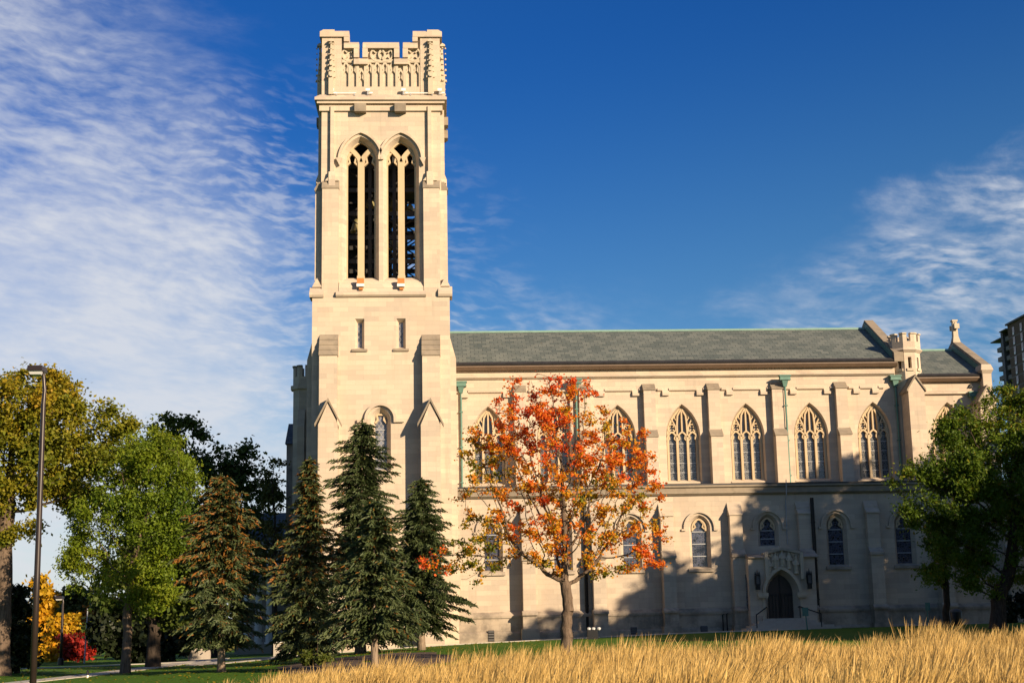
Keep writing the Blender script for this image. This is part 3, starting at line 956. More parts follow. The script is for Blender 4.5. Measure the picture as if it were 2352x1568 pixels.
def clerestory_window(cx, aw, zs_, za_, zw0, y, name='clerestory_window'):
    g = MB().face(arch(cx, aw-.02, zs_, za_-.1, zw0+.12, 12), y+.52)
    wn = P(name, g, M_glass)
    t = MB()
    W = aw*2; l = W/3
    mw = .17
    y0, y1 = y+.26, y+.50
    zl = zs_-.22                        # spring of the three light heads
    t.sweep(arch(cx, aw-.08, zs_, za_-.16, zw0+.1, 12), y0+.06, y1, .16)
    for sg in (-1, 1):
        t.box(cx+sg*l/2-mw/2, cx+sg*l/2+mw/2, y0, y1, zw0+.1, zl+.3)
    for k in (-1, 0, 1):
        hw_ = l/2-.02
        t.sweep(arch(cx+k*l, hw_, zl, zl+.58, zl-.02, 7), y0+.01, y1, .115)
        for sg in (-1, 1):
            t.sweep([(cx+k*l+sg*hw_, zl-.12), (cx+k*l+sg*hw_*.50, zl+.08), (cx+k*l+sg*hw_*.62, zl+.30)], y0+.04, y1-.02, .085)
    zt = lambda f: zl+.55+(za_-.25-zl-.55)*f
    # two upright panels over the middle light
    t.box(cx-.055, cx+.055, y0+.02, y1, zt(.02), zt(.98))
    for sg in (-1, 1):
        t.sweep([(cx+sg*l*.5, zl+.2), (cx+sg*l*.47, zt(.35)), (cx+sg*l*.40, zt(.72)), (cx+sg*.03, zt(1.0))], y0, y1, .12)
        # flowing branch to the side, with a pierced round
        t.sweep([(cx+sg*l*.5, zl+.35), (cx+sg*l*.66, zt(.30)), (cx+sg*l*.92, zt(.52)), (cx+sg*l*1.0, zt(.60))], y0+.03, y1, .09)
        rc = (cx+sg*l*.98, zl+.86); rr = .30
        t.sweep([(rc[0]+rr*math.cos(q), rc[1]+rr*math.sin(q)) for q in [2*math.pi*i/14 for i in range(14)]], y0+.04, y1, .08, True)
        for q in range(4):
            a = q*math.pi/2+math.pi/4
            t.sweep([(rc[0]+rr*math.cos(a), rc[1]+rr*math.sin(a)), (rc[0]+.10*math.cos(a), rc[1]+.10*math.sin(a))], y0+.06, y1-.02, .07)
        t.sweep([(cx+sg*l*.5, zt(.5)), (cx+sg*l*.68, zt(.62)), (cx+sg*l*.62, zt(.80))], y0+.05, y1, .07)
    P('tracery', t, M_tracery, wn)
    b = MB()
    for f in (.20, .42, .66, .88):
        zz = zw0+.1+(zl-zw0)*f
        P('glazing_bar', MB().box(cx-aw+.05, cx+aw-.05, y+.485, y+.512, zz-.022, zz+.022), M_lead, wn)
    s = MB().prism_x([(y-.06, zw0-.12), (y-.06, zw0-.05), (y+.45, zw0+.16), (y+.45, zw0-.12)], cx-aw-.18, cx+aw+.18)
    P('sill', s, M_stone, wn)
    return wn
for i in range(7):
    clerestory_window(CX[i], aw, zs_, za_, zw0, YC)

# clerestory buttresses
cb = [UX(x, 940, YC-.4) for x in (1622+4, 1768+4, 1917+3)]
for i in range(0, 6):
    xm = (CX[i]+CX[i+1])/2 - .05
    hw_ = .43
    if abs(xm-UX(1800, 1000, YC)) < 0: continue
    zt0, zt1 = cz(896), cz(882); zo0, zo1 = cz(1004), cz(987)
    mb = MB().prism_x([(YC, z_cb), (YC-.95, z_cb), (YC-.95, zo0), (YC-.5, zo1), (YC-.5, zt0), (YC, zt0)], xm-hw_, xm+hw_)
    bt = P('clerestory_buttress', mb, M_stone)
    c = MB()
    c.prism_x([(YC, zt0), (YC-.58, zt0), (YC-.58, zt0+.10), (YC-.28, (zt0+zt1)/2+.05), (YC-.28, (zt0+zt1)/2+.12), (YC, zt1+.1)], xm-hw_-.04, xm+hw_+.04)
    P('weathering_cap', c, M_trim, bt)
    c = MB()
    c.prism_x([(YC-.45, zo0-.01), (YC-1.02, zo0-.01), (YC-1.02, zo0+.10), (YC-.75, (zo0+zo1)/2+.06), (YC-.45, zo1+.06)], xm-hw_-.06, xm+hw_+.06)
    P('offset_cap', c, M_trim, bt)
# stepped drip mould between the buttresses
zd = cz(893); zd2 = cz(903)
for i in range(7):
    mb = MB()
    xl = (CX[i-1]+CX[i])/2+.62 if i else nx0+.8
    xr = (CX[i]+CX[i+1])/2-.42 if i < 6 else nx1-1.0
    def bar(a, b, z):
        mb.prism_x([(YC+.02, z-.16), (YC-.16, z-.06), (YC-.16, z+.02), (YC+.02, z+.16)], a, b)
    sp_ = .95
    bar(xl, xl+.35, zd)
    bar(xr-.35, xr, zd)
    bar(xl+.35+.5, xr-.35-.5, zd)
    for xs0 in (xl+.35, xr-.85):
        mb.prism_x([(YC+.02, zd2-.12), (YC-.2, zd2-.12), (YC-.2, zd2+.10), (YC+.02, zd+.12)], xs0, xs0+.5)
    P('drip_mould', mb, M_stone)
# frieze string and eaves
mb = MB()
z1_, z0_ = cz(859.5), cz(865.5)
mb.prism_x([(YC+.02, z0_), (YC-.10, z0_), (YC-.26, z0_+.12), (YC-.26, z1_-.02), (YC+.02, z1_+.18)], nx0, nx1-.1)
P('eaves_string', mb, M_stone)
YG = YC-.5
ez = lambda y, x=1700: UZ(x, y, YG)
fz = z_ct
P('eaves_fascia', MB().prism_x([(YC+.3, fz-.02), (YG+.15, fz), (YG-.05, fz+.22), (YG-.05, fz+.30), (YC+.3, fz+.30)], nx0, nx1+.1), M_brown)
gzt = ez(826)+.05
P('eaves_gutter', MB().prism_x([(YC+.3, fz+.302), (YG, fz+.302), (YG-.1, fz+.42), (YG+.12, gzt), (YC+.6, gzt+.1), (YC+.6, fz+.302)], nx0, nx1+.1), M_gutter)
# roof
HN = 6.3
zr = UZ(1600, 759, YC+HN)
rf = P('nave_roof', MB().prism_x([(YG+.2, gzt-.05), (YC+HN, zr), (YC+2*HN, gzt-.05)], nx0, nx1), M_slate)
P('ridge_cap', MB().prism_x([(YC+HN-.16, zr-.06), (YC+HN-.03, zr+.12), (YC+HN+.03, zr+.12), (YC+HN+.16, zr-.06)], nx0, nx1-.2), M_ridge, rf)
# east gable coping of the nave
zg = UZ(2014, 735, YC+HN)
xg0, xg1 = nx1-.15, nx1+.55
dzg = zg-zr
pr = [(YC-.6, gzt-.3), (YC+HN, zr-.2), (YC+2*HN+.3, gzt-.3), (YC+2*HN+.3, gzt+dzg-.2), (YC+HN, zg), (YC-.6, gzt+dzg-.35)]
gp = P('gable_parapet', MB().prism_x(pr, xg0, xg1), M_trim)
fl = MB().prism_x([(YG+.3, gzt+.02), (YC+HN, zr+.06), (YC+HN, zr+.55), (YG+.3, gzt+.5)], xg0-.05, xg0-.004)
P('copper_flashing', fl, M_copper, gp)
# downpipes with hopper heads
def downpipe(x, y, ztop, zbot, mat=M_copper, hop=True, r=.075, x2=None):
    mb = MB().tube([(x, y-.14, ztop-.5), (x2 or x, y-.14, zbot)], r, 8)
    zz = ztop-2.2
    while zz > zbot+.5:
        f = (ztop-zz)/(ztop-zbot); xx = x+((x2 or x)-x)*f
        mb.box(xx-.13, xx+.13, y-.24, y+.01, zz, zz+.07); zz -= 2.6
    d = P('downpipe', mb, mat)
    if hop:
        h = MB().prism_z([(x-.38, y-.42), (x+.38, y-.42), (x+.38, y), (x-.38, y)], ztop-.22, ztop)
        h.box(x-.44, x+.44, y-.48, y, ztop-.0, ztop+.10)
        h.box(x-.41, x+.41, y-.45, y, ztop-.28, ztop-.18)
        h.prism_z([(x-.13, y-.25), (x+.13, y-.25), (x+.13, y-.02), (x-.13, y-.02)], ztop-.75, ztop-.28, 1.8, (x, y-.1))
        P('hopper_head', h, mat, d)
    return d
ytp = YC-1.05
downpipe(UX(1803.5, 900, YC-.6), YC-.45, cz(868, 1800), cz(1100, 1800)-.8)
downpipe(UX(1323, 900, YC-.6), YC-.45, cz(876, 1322), cz(1120, 1300)-.8)
downpipe(UX(1060, 1000, YC-.2), YC, cz(880, 1060), cz(1130, 1060)-.8)
downpipe(UX(2058, 900, YC-.2), YC, cz(866, 2050), cz(1110, 2070)-.8)

# ---- octagonal turret at the end of the nave ----
rT = (UX(2121, 840, YC-.3)-UX(2057, 840, YC-.3))/2*1.02
tx_ = (UX(2121, 840, YC-.3)+UX(2057, 840, YC-.3))/2; ty_ = YC+.55
tzz = lambda y, x=2090: UZ(x, y, YC-.5)
mb = MB()
wz_0, wz_1 = tzz(846), tzz(819)
ov = octagon(tx_, ty_, rT)
mb.prism_z(ov, z_cb-14, wz_0)
# storey with slot windows
iv = octagon(tx_, ty_, rT-.35)
for i in range(8):
    p, q = Vector(ov[i]), Vector(ov[(i+1) % 8]); a, b = Vector(iv[i]), Vector(iv[(i+1) % 8])
    for f0, f1 in ((0, .34), (.66, 1)):
        mb.prism_z([tuple(p.lerp(q, f0)), tuple(p.lerp(q, f1)), tuple(a.lerp(b, f1)), tuple(a.lerp(b, f0))], wz_0, wz_1)
mb.prism_z(ov, wz_1, tzz(808))
mb.prism_z(octagon(tx_, ty_, rT+.05), tzz(808), tzz(803), (rT+.22)/(rT+.05))
mb.prism_z(octagon(tx_, ty_, rT+.22), tzz(803), tzz(798), (rT+.08)/(rT+.22))
mb.prism_z(octagon(tx_, ty_, rT+.08), tzz(798), tzz(783))
crenels(mb, tx_, ty_, rT+.08, tzz(783), tzz(766.5), .3)
tt = P('corner_turret', mb, M_stone)
merlon_caps(tx_, ty_, rT+.16, tzz(766.5), tzz(763.5), .42, M_carve, tt)
mb = MB()
for i in range(8):
    p, q = Vector(ov[i]), Vector(ov[(i+1) % 8])
    m_ = p.lerp(q, .5); t_ = (q-p).normalized(); n_ = Vector((t_.y, -t_.x))
    a, b = m_-t_*.27, m_+t_*.27
    mb.prism_z([tuple(a+n_*.10), tuple(b+n_*.10), tuple(b-n_*.2), tuple(a-n_*.2)], wz_0-.16, wz_0+.03)
P('slot_sill', mb, M_carve, tt)
P('turret_core', MB().prism_z(octagon(tx_, ty_, rT-.5), wz_0, wz_1), M_void, tt)
# gabled buttress in front of the turret
xa, xb = UX(2090, 950, YC-1.9), UX(2127, 950, YC-1.9)
zg0, zg1 = UZ(2100, 895, YC-1.9), UZ(2100, 866, YC-1.9)
mb = MB().box(xa, xb, YC-1.9, YC, z_cb-12, zg0)
mb.prism_y([(xa, zg0), (xb, zg0), ((xa+xb)/2, zg1)], YC-1.9, YC-.2)
bt = P('turret_buttress', mb, M_stone)
mb = MB(); xm = (xa+xb)/2
for sg, xe in ((-1, xa-.12), (1, xb+.12)):
    mb.prism_y([(xe, zg0-.14), (xe, zg0+.04), (xm, zg1+.22), (xm, zg1+.01)], YC-2.0, YC-.2)
P('gablet_coping', mb, M_trim, bt)

# ---- chancel ----
kx0 = xb-.2; kx1 = UX(2262, 880, YC)
kz = lambda y, Y=YC, x=2200: UZ(x, y, Y)
kct = kz(876)
kc = UX(2183, 1000, YC)
mb = MB()
op = arch(kc, aw+.14, kz(1000), kz(925)+.1, kz(1104), 12)
mb.opening(kx0, kx1+.6, z_cb-12, kct, op, YC+.15)
mb.reveal(op, YC+.15, arch(kc, aw-.02, kz(1000), kz(925)-.1, kz(1104)+.12, 12), YC+.65)
mb.box(kx0, kx1+.6, YC+1, YC+12, z_cb-12, kct-.3)
mb.add([(kx1+.6, YC+.15, z_cb-12), (kx1+.6, YC+1.1, z_cb-12), (kx1+.6, YC+1.1, kct), (kx1+.6, YC+.15, kct)], [(0,1,2,3)])
P('chancel_wall', mb, M_stone)
clerestory_window(kc, aw, kz(1000), kz(925), kz(1104), YC+.15, 'chancel_window')
P('eaves_string', MB().prism_x([(YC+.17, kz(905)), (YC-.1, kz(904)), (YC-.1, kz(899)), (YC+.17, kz(896))], kx0, kx1), M_stone)
P('eaves_fascia', MB().prism_x([(YC+.4, kct-.02), (YG+.3, kct), (YG+.1, kct+.22), (YG+.1, kct+.30), (YC+.4, kct+.30)], kx0, kx1-.1), M_brown)
kg = kz(857, YG)+.05
P('eaves_gutter', MB().prism_x([(YC+.4, kct+.302), (YG+.15, kct+.302), (YG+.05, kct+.42), (YG+.25, kg), (YC+.7, kg+.1), (YC+.7, kct+.302)], kx0, kx1-.1), M_gutter)
KH = 5.6
kr = UZ(2180, 804.5, YC+KH)
kr_x1 = UX(2247, 857, YC)+.3
rf = P('chancel_roof', MB().prism_x([(YG+.3, kg-.05), (YC+KH, kr), (YC+2*KH, kg-.05)], kx0, kr_x1), M_slate)
P('ridge_cap', MB().prism_x([(YC+KH-.16, kr-.06), (YC+KH-.03, kr+.12), (YC+KH+.03, kr+.12), (YC+KH+.16, kr-.06)], kx0, kr_x1-.1), M_ridge, rf)
zg = UZ(2200, 783, YC+KH)
pr = [(YC-.4, kg-.3), (YC+KH, kr-.2), (YC+2*KH+.3, kg-.3), (YC+2*KH+.3, kg+.7), (YC+KH, zg), (YC-.4, kg+.6)]
gp = P('gable_parapet', MB().prism_x(pr, kr_x1-.1, kr_x1+.55), M_trim)
P('copper_flashing', MB().prism_x([(YG+.4, kg+.02), (YC+KH, kr+.06), (YC+KH, kr+.5), (YG+.4, kg+.5)], kr_x1-.15, kr_x1-.104), M_copper, gp)
# gable cross
xc, yc_ = kr_x1+.22, YC+KH
cz0, cz1 = zg-.1, UZ(2199, 735, YC+KH)
hh = cz1-cz0
mb = MB()
mb.prism_z([(xc-.35, yc_-.35), (xc+.35, yc_-.35), (xc+.35, yc_+.35), (xc-.35, yc_+.35)], cz0-.3, cz0+hh*.22, .62)
mb.prism_z([(xc-.2, yc_-.2), (xc+.2, yc_-.2), (xc+.2, yc_+.2), (xc-.2, yc_+.2)], cz0+hh*.22, cz1-.12, .8)
mb.box(xc-.22, xc+.22, yc_-.22, yc_+.22, cz1-.14, cz1)
zc_ = cz0+hh*.68
mb.box(xc-.15, xc+.15, yc_-.52, yc_+.52, zc_-.15, zc_+.15)
for sg in (-1, 1): mb.box(xc-.2, xc+.2, yc_+sg*.52-.06, yc_+sg*.52+.06, zc_-.2, zc_+.2)
mb.tube([(xc, yc_+.36*math.cos(q), zc_+.36*math.sin(q)) for q in [2*math.pi*i/14 for i in range(15)]], .06, 6)
P('gable_cross', mb, M_carve)
# kneeler pier at the east corner
xa, xb = UX(2257, 860, YC-.6), UX(2277, 860, YC-.6)
zp = UZ(2268, 836, YC-.6)
mb = MB().box(xa, xb, YC-.6, YC+.6, z_cb-12, zp-.7)
mb.prism_z([(xa-.02, YC-.62), (xb+.02, YC-.62), (xb+.02, YC+.62), (xa-.02, YC+.62)], zp-.7, zp-.45, 1.25)
mb.prism_z([(xa-.14, YC-.76), (xb+.14, YC-.76), (xb+.14, YC+.76), (xa-.14, YC+.76)], zp-.45, zp, .75)
P('corner_pier', mb, M_stone)
xa, xb = UX(2252, 940, YC-1.6), UX(2290, 940, YC-1.6)
zg0, zg1 = UZ(2270, 920, YC-1.6), UZ(2270, 890, YC-1.6)
mb = MB().box(xa, xb, YC-1.6, YC+.14, z_cb-12, zg0)
mb.prism_y([(xa, zg0), (xb, zg0), ((xa+xb)/2, zg1)], YC-1.6, YC+.1)
bt = P('chancel_buttress', mb, M_stone)
mb = MB(); xm = (xa+xb)/2
for sg, xe in ((-1, xa-.12), (1, xb+.12)):
    mb.prism_y([(xe, zg0-.14), (xe, zg0+.04), (xm, zg1+.22), (xm, zg1+.01)], YC-1.7, YC+.1)
P('gablet_coping', mb, M_trim, bt)
downpipe(UX(2236, 905, YC), YC+.15, kz(903), kz(1100), M_copper)
# small iron snow guard on the frieze
vx, vz = UX(2230, 888, YC), kz(890)
P('wall_bracket', MB().prism_y([(vx-.16, vz), (vx-.05, vz), (vx, vz+.12), (vx+.05, vz), (vx+.16, vz), (vx+.02, vz+.3)], YC-.02, YC+.14), M_black)

# ---- aisle ----
az_ = lambda y, x=1700, Y=YA: UZ(x, y, Y)
fx0 = TX+hA-.2; fx1 = UX(2420, 1240, YA)
zl_ = az_(1136)           # bottom of the ledge
zgr = gz(25, YA)-.8
bz0 = az_(1400)           # water table
ag = (UX(1623, 1230, YA)-UX(1590.5, 1230, YA))/2
n_b = 9
AXs = [a0+pitch*i for i in range(-0, n_b)]
mb = MB()
edges = [fx0]+[(AXs[i]+AXs[i+1])/2 for i in range(n_b-1)]+[fx1]
zsA, zaA = az_(1210), az_(1188)
for i in range(n_b):
    zw = az_(1303) if i != 4 else az_(1255, 1764)
    op = arch(AXs[i], ag+.24, zsA, zaA+.22, zw, 10)
    mb.opening(edges[i], edges[i+1], bz0-.2, zl_+.4, op, YA)
    mb.reveal(op, YA, arch(AXs[i], ag+.02, zsA, zaA, zw+.12, 10), YA+.38)
mb.box(fx0, fx1, YA+.7, YC+1, zgr, zl_-.1)
P('aisle_wall', mb, M_aisle)
for i in range(n_b):
    zw = az_(1303) if i != 4 else az_(1255, 1764)
    wn = P('aisle_window', MB().face(arch(AXs[i], ag+.02, zsA, zaA, zw+.12, 10), YA+.40), M_darkglass)
    t = MB()
    x_ = AXs[i]
    t.sweep(arch(x_, ag-.03, zsA, zaA-.05, zsA-.2, 8), YA+.22, YA+.39, .12)
    for sg in (-1, 1):
        t.sweep([(x_+sg*ag, zsA-.15), (x_+sg*ag*.5, zsA+.06), (x_+sg*ag*.66, zsA+.30), (x_+sg*ag*.3, zsA+.48)], YA+.24, YA+.38, .09)
    P('cusped_head', t, M_tracery, wn)
    t = MB()
    nb = 3 if i != 4 else 2
    for k in range(nb):
        zz = zsA-.25-(zsA-.25-zw)*(k)/nb
        P('glazing_bar', MB().box(x_-ag, x_+ag, YA+.35, YA+.385, zz-.03, zz+.03), M_lead, wn)
    t = MB()
    hh = ag+.55
    t.sweep(arch(x_, hh, zsA+.0, zaA+.44, zsA-.08, 10), YA-.15, YA+.01, .14)
    for sg in (-1, 1): t.box(x_+sg*hh-(.22 if sg < 0 else .07), x_+sg*hh+(.22 if sg > 0 else .07), YA-.14, YA+.01, zsA-.2, zsA-.07)
    P('hood_mould', t, M_aisle, wn)
    if i != 4:
        t = MB().prism_x([(YA-.16, zw-.24), (YA-.16, zw-.06), (YA+.3, zw+.1), (YA+.3, zw-.24)], x_-ag-.38, x_+ag+.38)
        P('sill', t, M_base, wn)
# ledge, parapet gutter and lean-to roof
zt_ = az_(1110)
mb = MB()
mb.prism_x([(YA+.3, zl_), (YA-.10, zl_), (YA-.28, zl_+.13), (YA-.28, zl_+.26), (YA+.3, zl_+.26)], fx0, fx1)
mb.prism_x([(YA+.3, zl_+.262), (YA-.18, zl_+.262), (YA-.20, zl_+.48), (YA-.34, zl_+.56), (YA-.34, zt_-.10), (YA+.3, zt_-.10)], fx0, fx1)
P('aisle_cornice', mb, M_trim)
P('aisle_gutter', MB().prism_x([(YA+.3, zt_-.098), (YA-.36, zt_-.098), (YA-.36, zt_), (YA+.5, zt_+.03), (YA+.5, zt_-.098)], fx0, fx1), M_gutter)
P('aisle_roof', MB().prism_x([(YA+.2, zt_-.2), (YA+.45, zt_+.02), (YC+.1, zw0-.18), (YC+.1, zt_-.2)], fx0, fx1), M_slate2)
# plinth and water table follow the slope of the site in long steps
mb = MB(); tb = MB()
for i in range(n_b):
    xm_ = AXs[i]
    zz = az_(1398, 1176+(xm_/YA*FPX-175)) if False else bz0
    dz = 0.0
    tb.prism_x([(YA+.05, bz0-.25), (YA-.28, bz0-.25), (YA-.30, bz0-.08), (YA-.05, bz0+.16), (YA+.05, bz0+.16)], edges[i]+(.0 if i == 0 else 0), edges[i+1])
    mb.box(edges[i], edges[i+1], YA-.20, YA+.3, bz0-1.25, bz0-.24)
    mb.prism_x([(YA+.3, bz0-1.25), (YA-.34, bz0-1.25), (YA-.20, bz0-1.12), (YA+.3, bz0-1.12)], edges[i], edges[i+1])
    mb.box(edges[i], edges[i+1], YA-.34, YA+.3, zgr, bz0-1.252)
P('plinth', mb, M_base)
P('water_table', tb, M_base)
# aisle buttresses
for i in range(-1, n_b-1):
    xm = (AXs[i]+AXs[i+1])/2 if i >= 0 else AXs[0]-pitch/2
    if i < 0: continue
    xm += .05
    zt0, zt1 = az_(1184), az_(1168); zo0, zo1 = az_(1276), az_(1266)
    hw_ = .43
    mb = MB().prism_x([(YA, bz0), (YA-1.0, bz0), (YA-1.0, zo0), (YA-.62, zo1), (YA-.62, zt0), (YA, zt0)], xm-hw_, xm+hw_)
    bt = P('aisle_buttress', mb, M_aisle)
    c = MB()
    c.prism_x([(YA, zt0), (YA-.70, zt0), (YA-.70, zt0+.10), (YA-.3, zt0+.42), (YA-.3, zt0+.5), (YA, zt1+.45)], xm-hw_-.05, xm+hw_+.05)
    P('weathering_cap', c, M_aisle, bt)
    c = MB().prism_x([(YA-.5, zo0-.12), (YA-1.12, zo0-.12), (YA-1.12, zo0+.05), (YA-.55, zo1+.16), (YA-.5, zo1+.16)], xm-hw_-.06, xm+hw_+.06)
    P('offset_cap', c, M_base, bt)
    c = MB().box(xm-hw_-.05, xm+hw_+.05, YA-1.12, YA, bz0-1.0, bz0-.1)
    c.prism_x([(YA, bz0-.1), (YA-1.28, bz0-.1), (YA-1.28, bz0+.02), (YA-1.0, bz0+.2), (YA, bz0+.2)], xm-hw_-.09, xm+hw_+.09)
    c.box(xm-hw_-.16, xm+hw_+.16, YA-1.34, YA, zgr, bz0-1.0)
    P('buttress_foot', c, M_base, bt)
# basement vents
for x, y0, y1, hw_ in ((1128, 1447, 1472, 7), (1293, 1446, 1467, 6), (1456, 1439, 1458, 7), (1617.5, 1437, 1450, 8)):
    vx = UX(x, 1450, YA-.34); d = hw_/33.5
    za, zb_ = UZ(x, y1, YA-.34), UZ(x, y0, YA-.34)
    mb = MB()
    mb.box(vx-d, vx+d, YA-.36, YA-.30, za, zb_)
    v = P('basement_vent', mb, M_void)
    mb = MB()
    for k in range(4):
        zz = za+(zb_-za)*(k+.3)/4
        mb.prism_x([(YA-.36, zz), (YA-.40, zz), (YA-.37, zz+.09)], vx-d*.9, vx+d*.9)
    P('louvre_blade', mb, M_slatewall, v)
# dark downpipes on the aisle
downpipe(UX(1864, 1140, YA-.75), YA-.62, az_(1128, 1860), gz(26, YA)+.3, M_black, False, .13)
downpipe(UX(1346, 1300, YA-.3), YA, az_(1140, 1345), gz(11, YA)+.2, M_black, False, .12)
mb = MB().tube([(UX(1806, 1115, YA-.4), YA-.42, zt_+.2), (UX(1806, 1135, YA-.4), YA-.42, zl_-.1), (UX(1806, 1150, YA-.4)+.02, YA-.12, zl_-.4), (UX(1809, 1240, YA-.2), YA-.08, az_(1250, 1809))], .03, 6)
P('lightning_conductor', mb, M_lead)
# standpipes by the porch
mb = MB()
for dx in (0, .28):
    xx = UX(1661, 1430, YA-.5)+dx
    mb.tube([(xx, YA-.45, gz(xx, YA)-.1), (xx, YA-.45, bz0-.3+dx*.2), (xx+.15, YA-.2, bz0-.25+dx*.2)], .045, 6)
P('standpipe', mb, M_black)

# ---- porch ----
YP = YA-2.0
pX = lambda x, y=1350: UX(x, y, YP)
pZ = lambda y, x=1800: UZ(x, y, YP)
xp0, xp1 = pX(1721), pX(1874)
pc = pX(1797, 1380)
zf_ = pZ(1419)           # threshold
dw = (pX(1826, 1400)-pX(1767.5, 1400))/2
dzs, dza = pZ(1362), pZ(1317)
mb = MB()
zpt = pZ(1280)
op = arch(pc, dw+.28, dzs, dza+.3, zf_, 12)
mb.opening(xp0, xp1, zgr, zpt, op, YP)
mb.reveal(op, YP, arch(pc, dw, dzs, dza, zf_, 12), YP+.6)
for xx in (xp0, xp1):
    mb.add([(xx, YP, zgr), (xx, YA, zgr), (xx, YA, zpt), (xx, YP, zpt)], [(0,1,2,3)])
mb.add([(xp0, YP, zpt), (xp1, YP, zpt), (xp1, YA, zpt), (xp0, YA, zpt)], [(0,1,2,3)])
po = P('porch', mb, M_aisle)
mb = MB()
# raised centre with low gable
g0, g1 = pX(1758, 1270), pX(1836, 1270); gm = (pX(1762, 1270)+pX(1822, 1270))/2+.1
mb.prism_y([(g0, zpt+.002), (g1, zpt+.002), (g1, pZ(1270)), (pX(1826, 1270), pZ(1266)), (gm, pZ(1262)), (pX(1766, 1270), pZ(1266)), (g0, pZ(1270))], YP+.0, YP+.5)
P('porch_gable', mb, M_aisle, po)
mb = MB()
mb.sweep([(pX(1752, 1270), pZ(1271)), (pX(1766, 1270), pZ(1266.5)), (gm, pZ(1260)), (pX(1826, 1270), pZ(1266.5)), (pX(1842, 1270), pZ(1271))], YP-.22, YP+.55, .17)
for a, b in ((1717, 1752), (1842, 1879)):
    xa, xb = pX(a, 1275), pX(b, 1275)
    mb.prism_x([(YP-.2, pZ(1280)), (YP-.2, pZ(1278)), (YP+.5, pZ(1270)), (YA, pZ(1270)), (YA, pZ(1280))], xa, xb)
P('porch_coping', mb, M_base, po)
# door surround, hood and carved figures
mb = MB()
ho = arch(pc, pX(1841, 1360)-pX(1797, 1360)-.05, dzs-.1, pZ(1303), pZ(1362), 14)
mb.sweep(ho, YP-.20, YP+.01, .20)
mb.sweep(arch(pc, dw+.42, dzs, dza+.46, zf_, 12), YP-.06, YP+.01, .13)
for sg in (-1, 1):
    xx = pc+sg*(pX(1841, 1360)-pX(1797, 1360)+.02)
    mb.box(xx-.34, xx+.34, YP-.3, YP+.01, pZ(1368), pZ(1360))
    mb.prism_z([(xx-.3, YP-.26), (xx+.3, YP-.26), (xx+.3, YP), (xx-.3, YP)], pZ(1372), pZ(1368), 1.1)
P('door_arch_moulding', mb, M_carve, po)
mb = MB()
for x in (1759, 1774, 1787, 1800.5, 1814, 1828, 1840):
    big = x in (1759, 1840)
    mb.box(pX(x, 1290)-(.11 if big else .05), pX(x, 1290)+(.11 if big else .05), YP-(.26 if big else .12), YP+.0, pZ(1330 if big else 1300), pZ(1270))
P('niche_shaft', mb, M_carve, po)
for x, y0 in ((1764.5, 1316), (1780.5, 1302), (1796, 1298), (1811, 1303), (1827, 1314)):
    fx, fz_ = pX(x, 1290), pZ(y0)
    fh = 1.0
    m = MB().lathe(fx, YP-.06, [(.02, fz_-.12), (.17, fz_-.10), (.19, fz_), (.14, fz_+.02), (.17, fz_+.05), (.15, fz_+.35), (.19, fz_+.62), (.17, fz_+.74), (.07, fz_+.80), (.09, fz_+.88), (.10, fz_+.96), (.06, fz_+1.04), (.01, fz_+1.06)], 10)
    for sg in (-1, 1):
        m.tube([(fx+sg*.16, YP-.08, fz_+.70), (fx+sg*.2, YP-.14, fz_+.50), (fx+sg*.04, YP-.24, fz_+.46)], [.055, .05, .045], 6)
    st_ = P('carved_saint', m, M_carve, po, smooth_=True)
    m = MB().sweep(arch(fx, .24, fz_+.95, fz_+1.22, fz_+.6, 5), YP-.14, YP, .06)
    P('niche_canopy', m, M_carve, st_)
# doors
d = P('double_door', MB().face(arch(pc, dw, dzs, dza, zf_, 12), YP+.60), M_door, po)
m = MB()
for sg in (-1, 1):
    for k in range(4):
        xx = pc+sg*dw*(.12+.25*k)
        m.box(xx-.015, xx+.015, YP+.56, YP+.60, zf_+.1, dzs)
m.box(pc-.04, pc+.04, YP+.55, YP+.60, zf_, dza-.2)
P('door_boards', m, M_black, d)
m = MB()
for zz in (zf_+.5, zf_+1.5, dzs-.1):
    for sg in (-1, 1):
        a, b = sorted((pc+sg*dw*.95, pc+sg*dw*.25)); m.box(a, b, YP+.54, YP+.59, zz, zz+.06)
P('strap_hinge', m, M_steel, d)
# left side window of the porch
m = MB().prism_x([(YP+.55, pZ(1400)), (YP+1.35, pZ(1400)), (YP+1.35, pZ(1330)), (YP+.95, pZ(1315)), (YP+.55, pZ(1330))], xp0-.02, xp0+.05)
P('porch_side_window', m, M_darkglass, po)
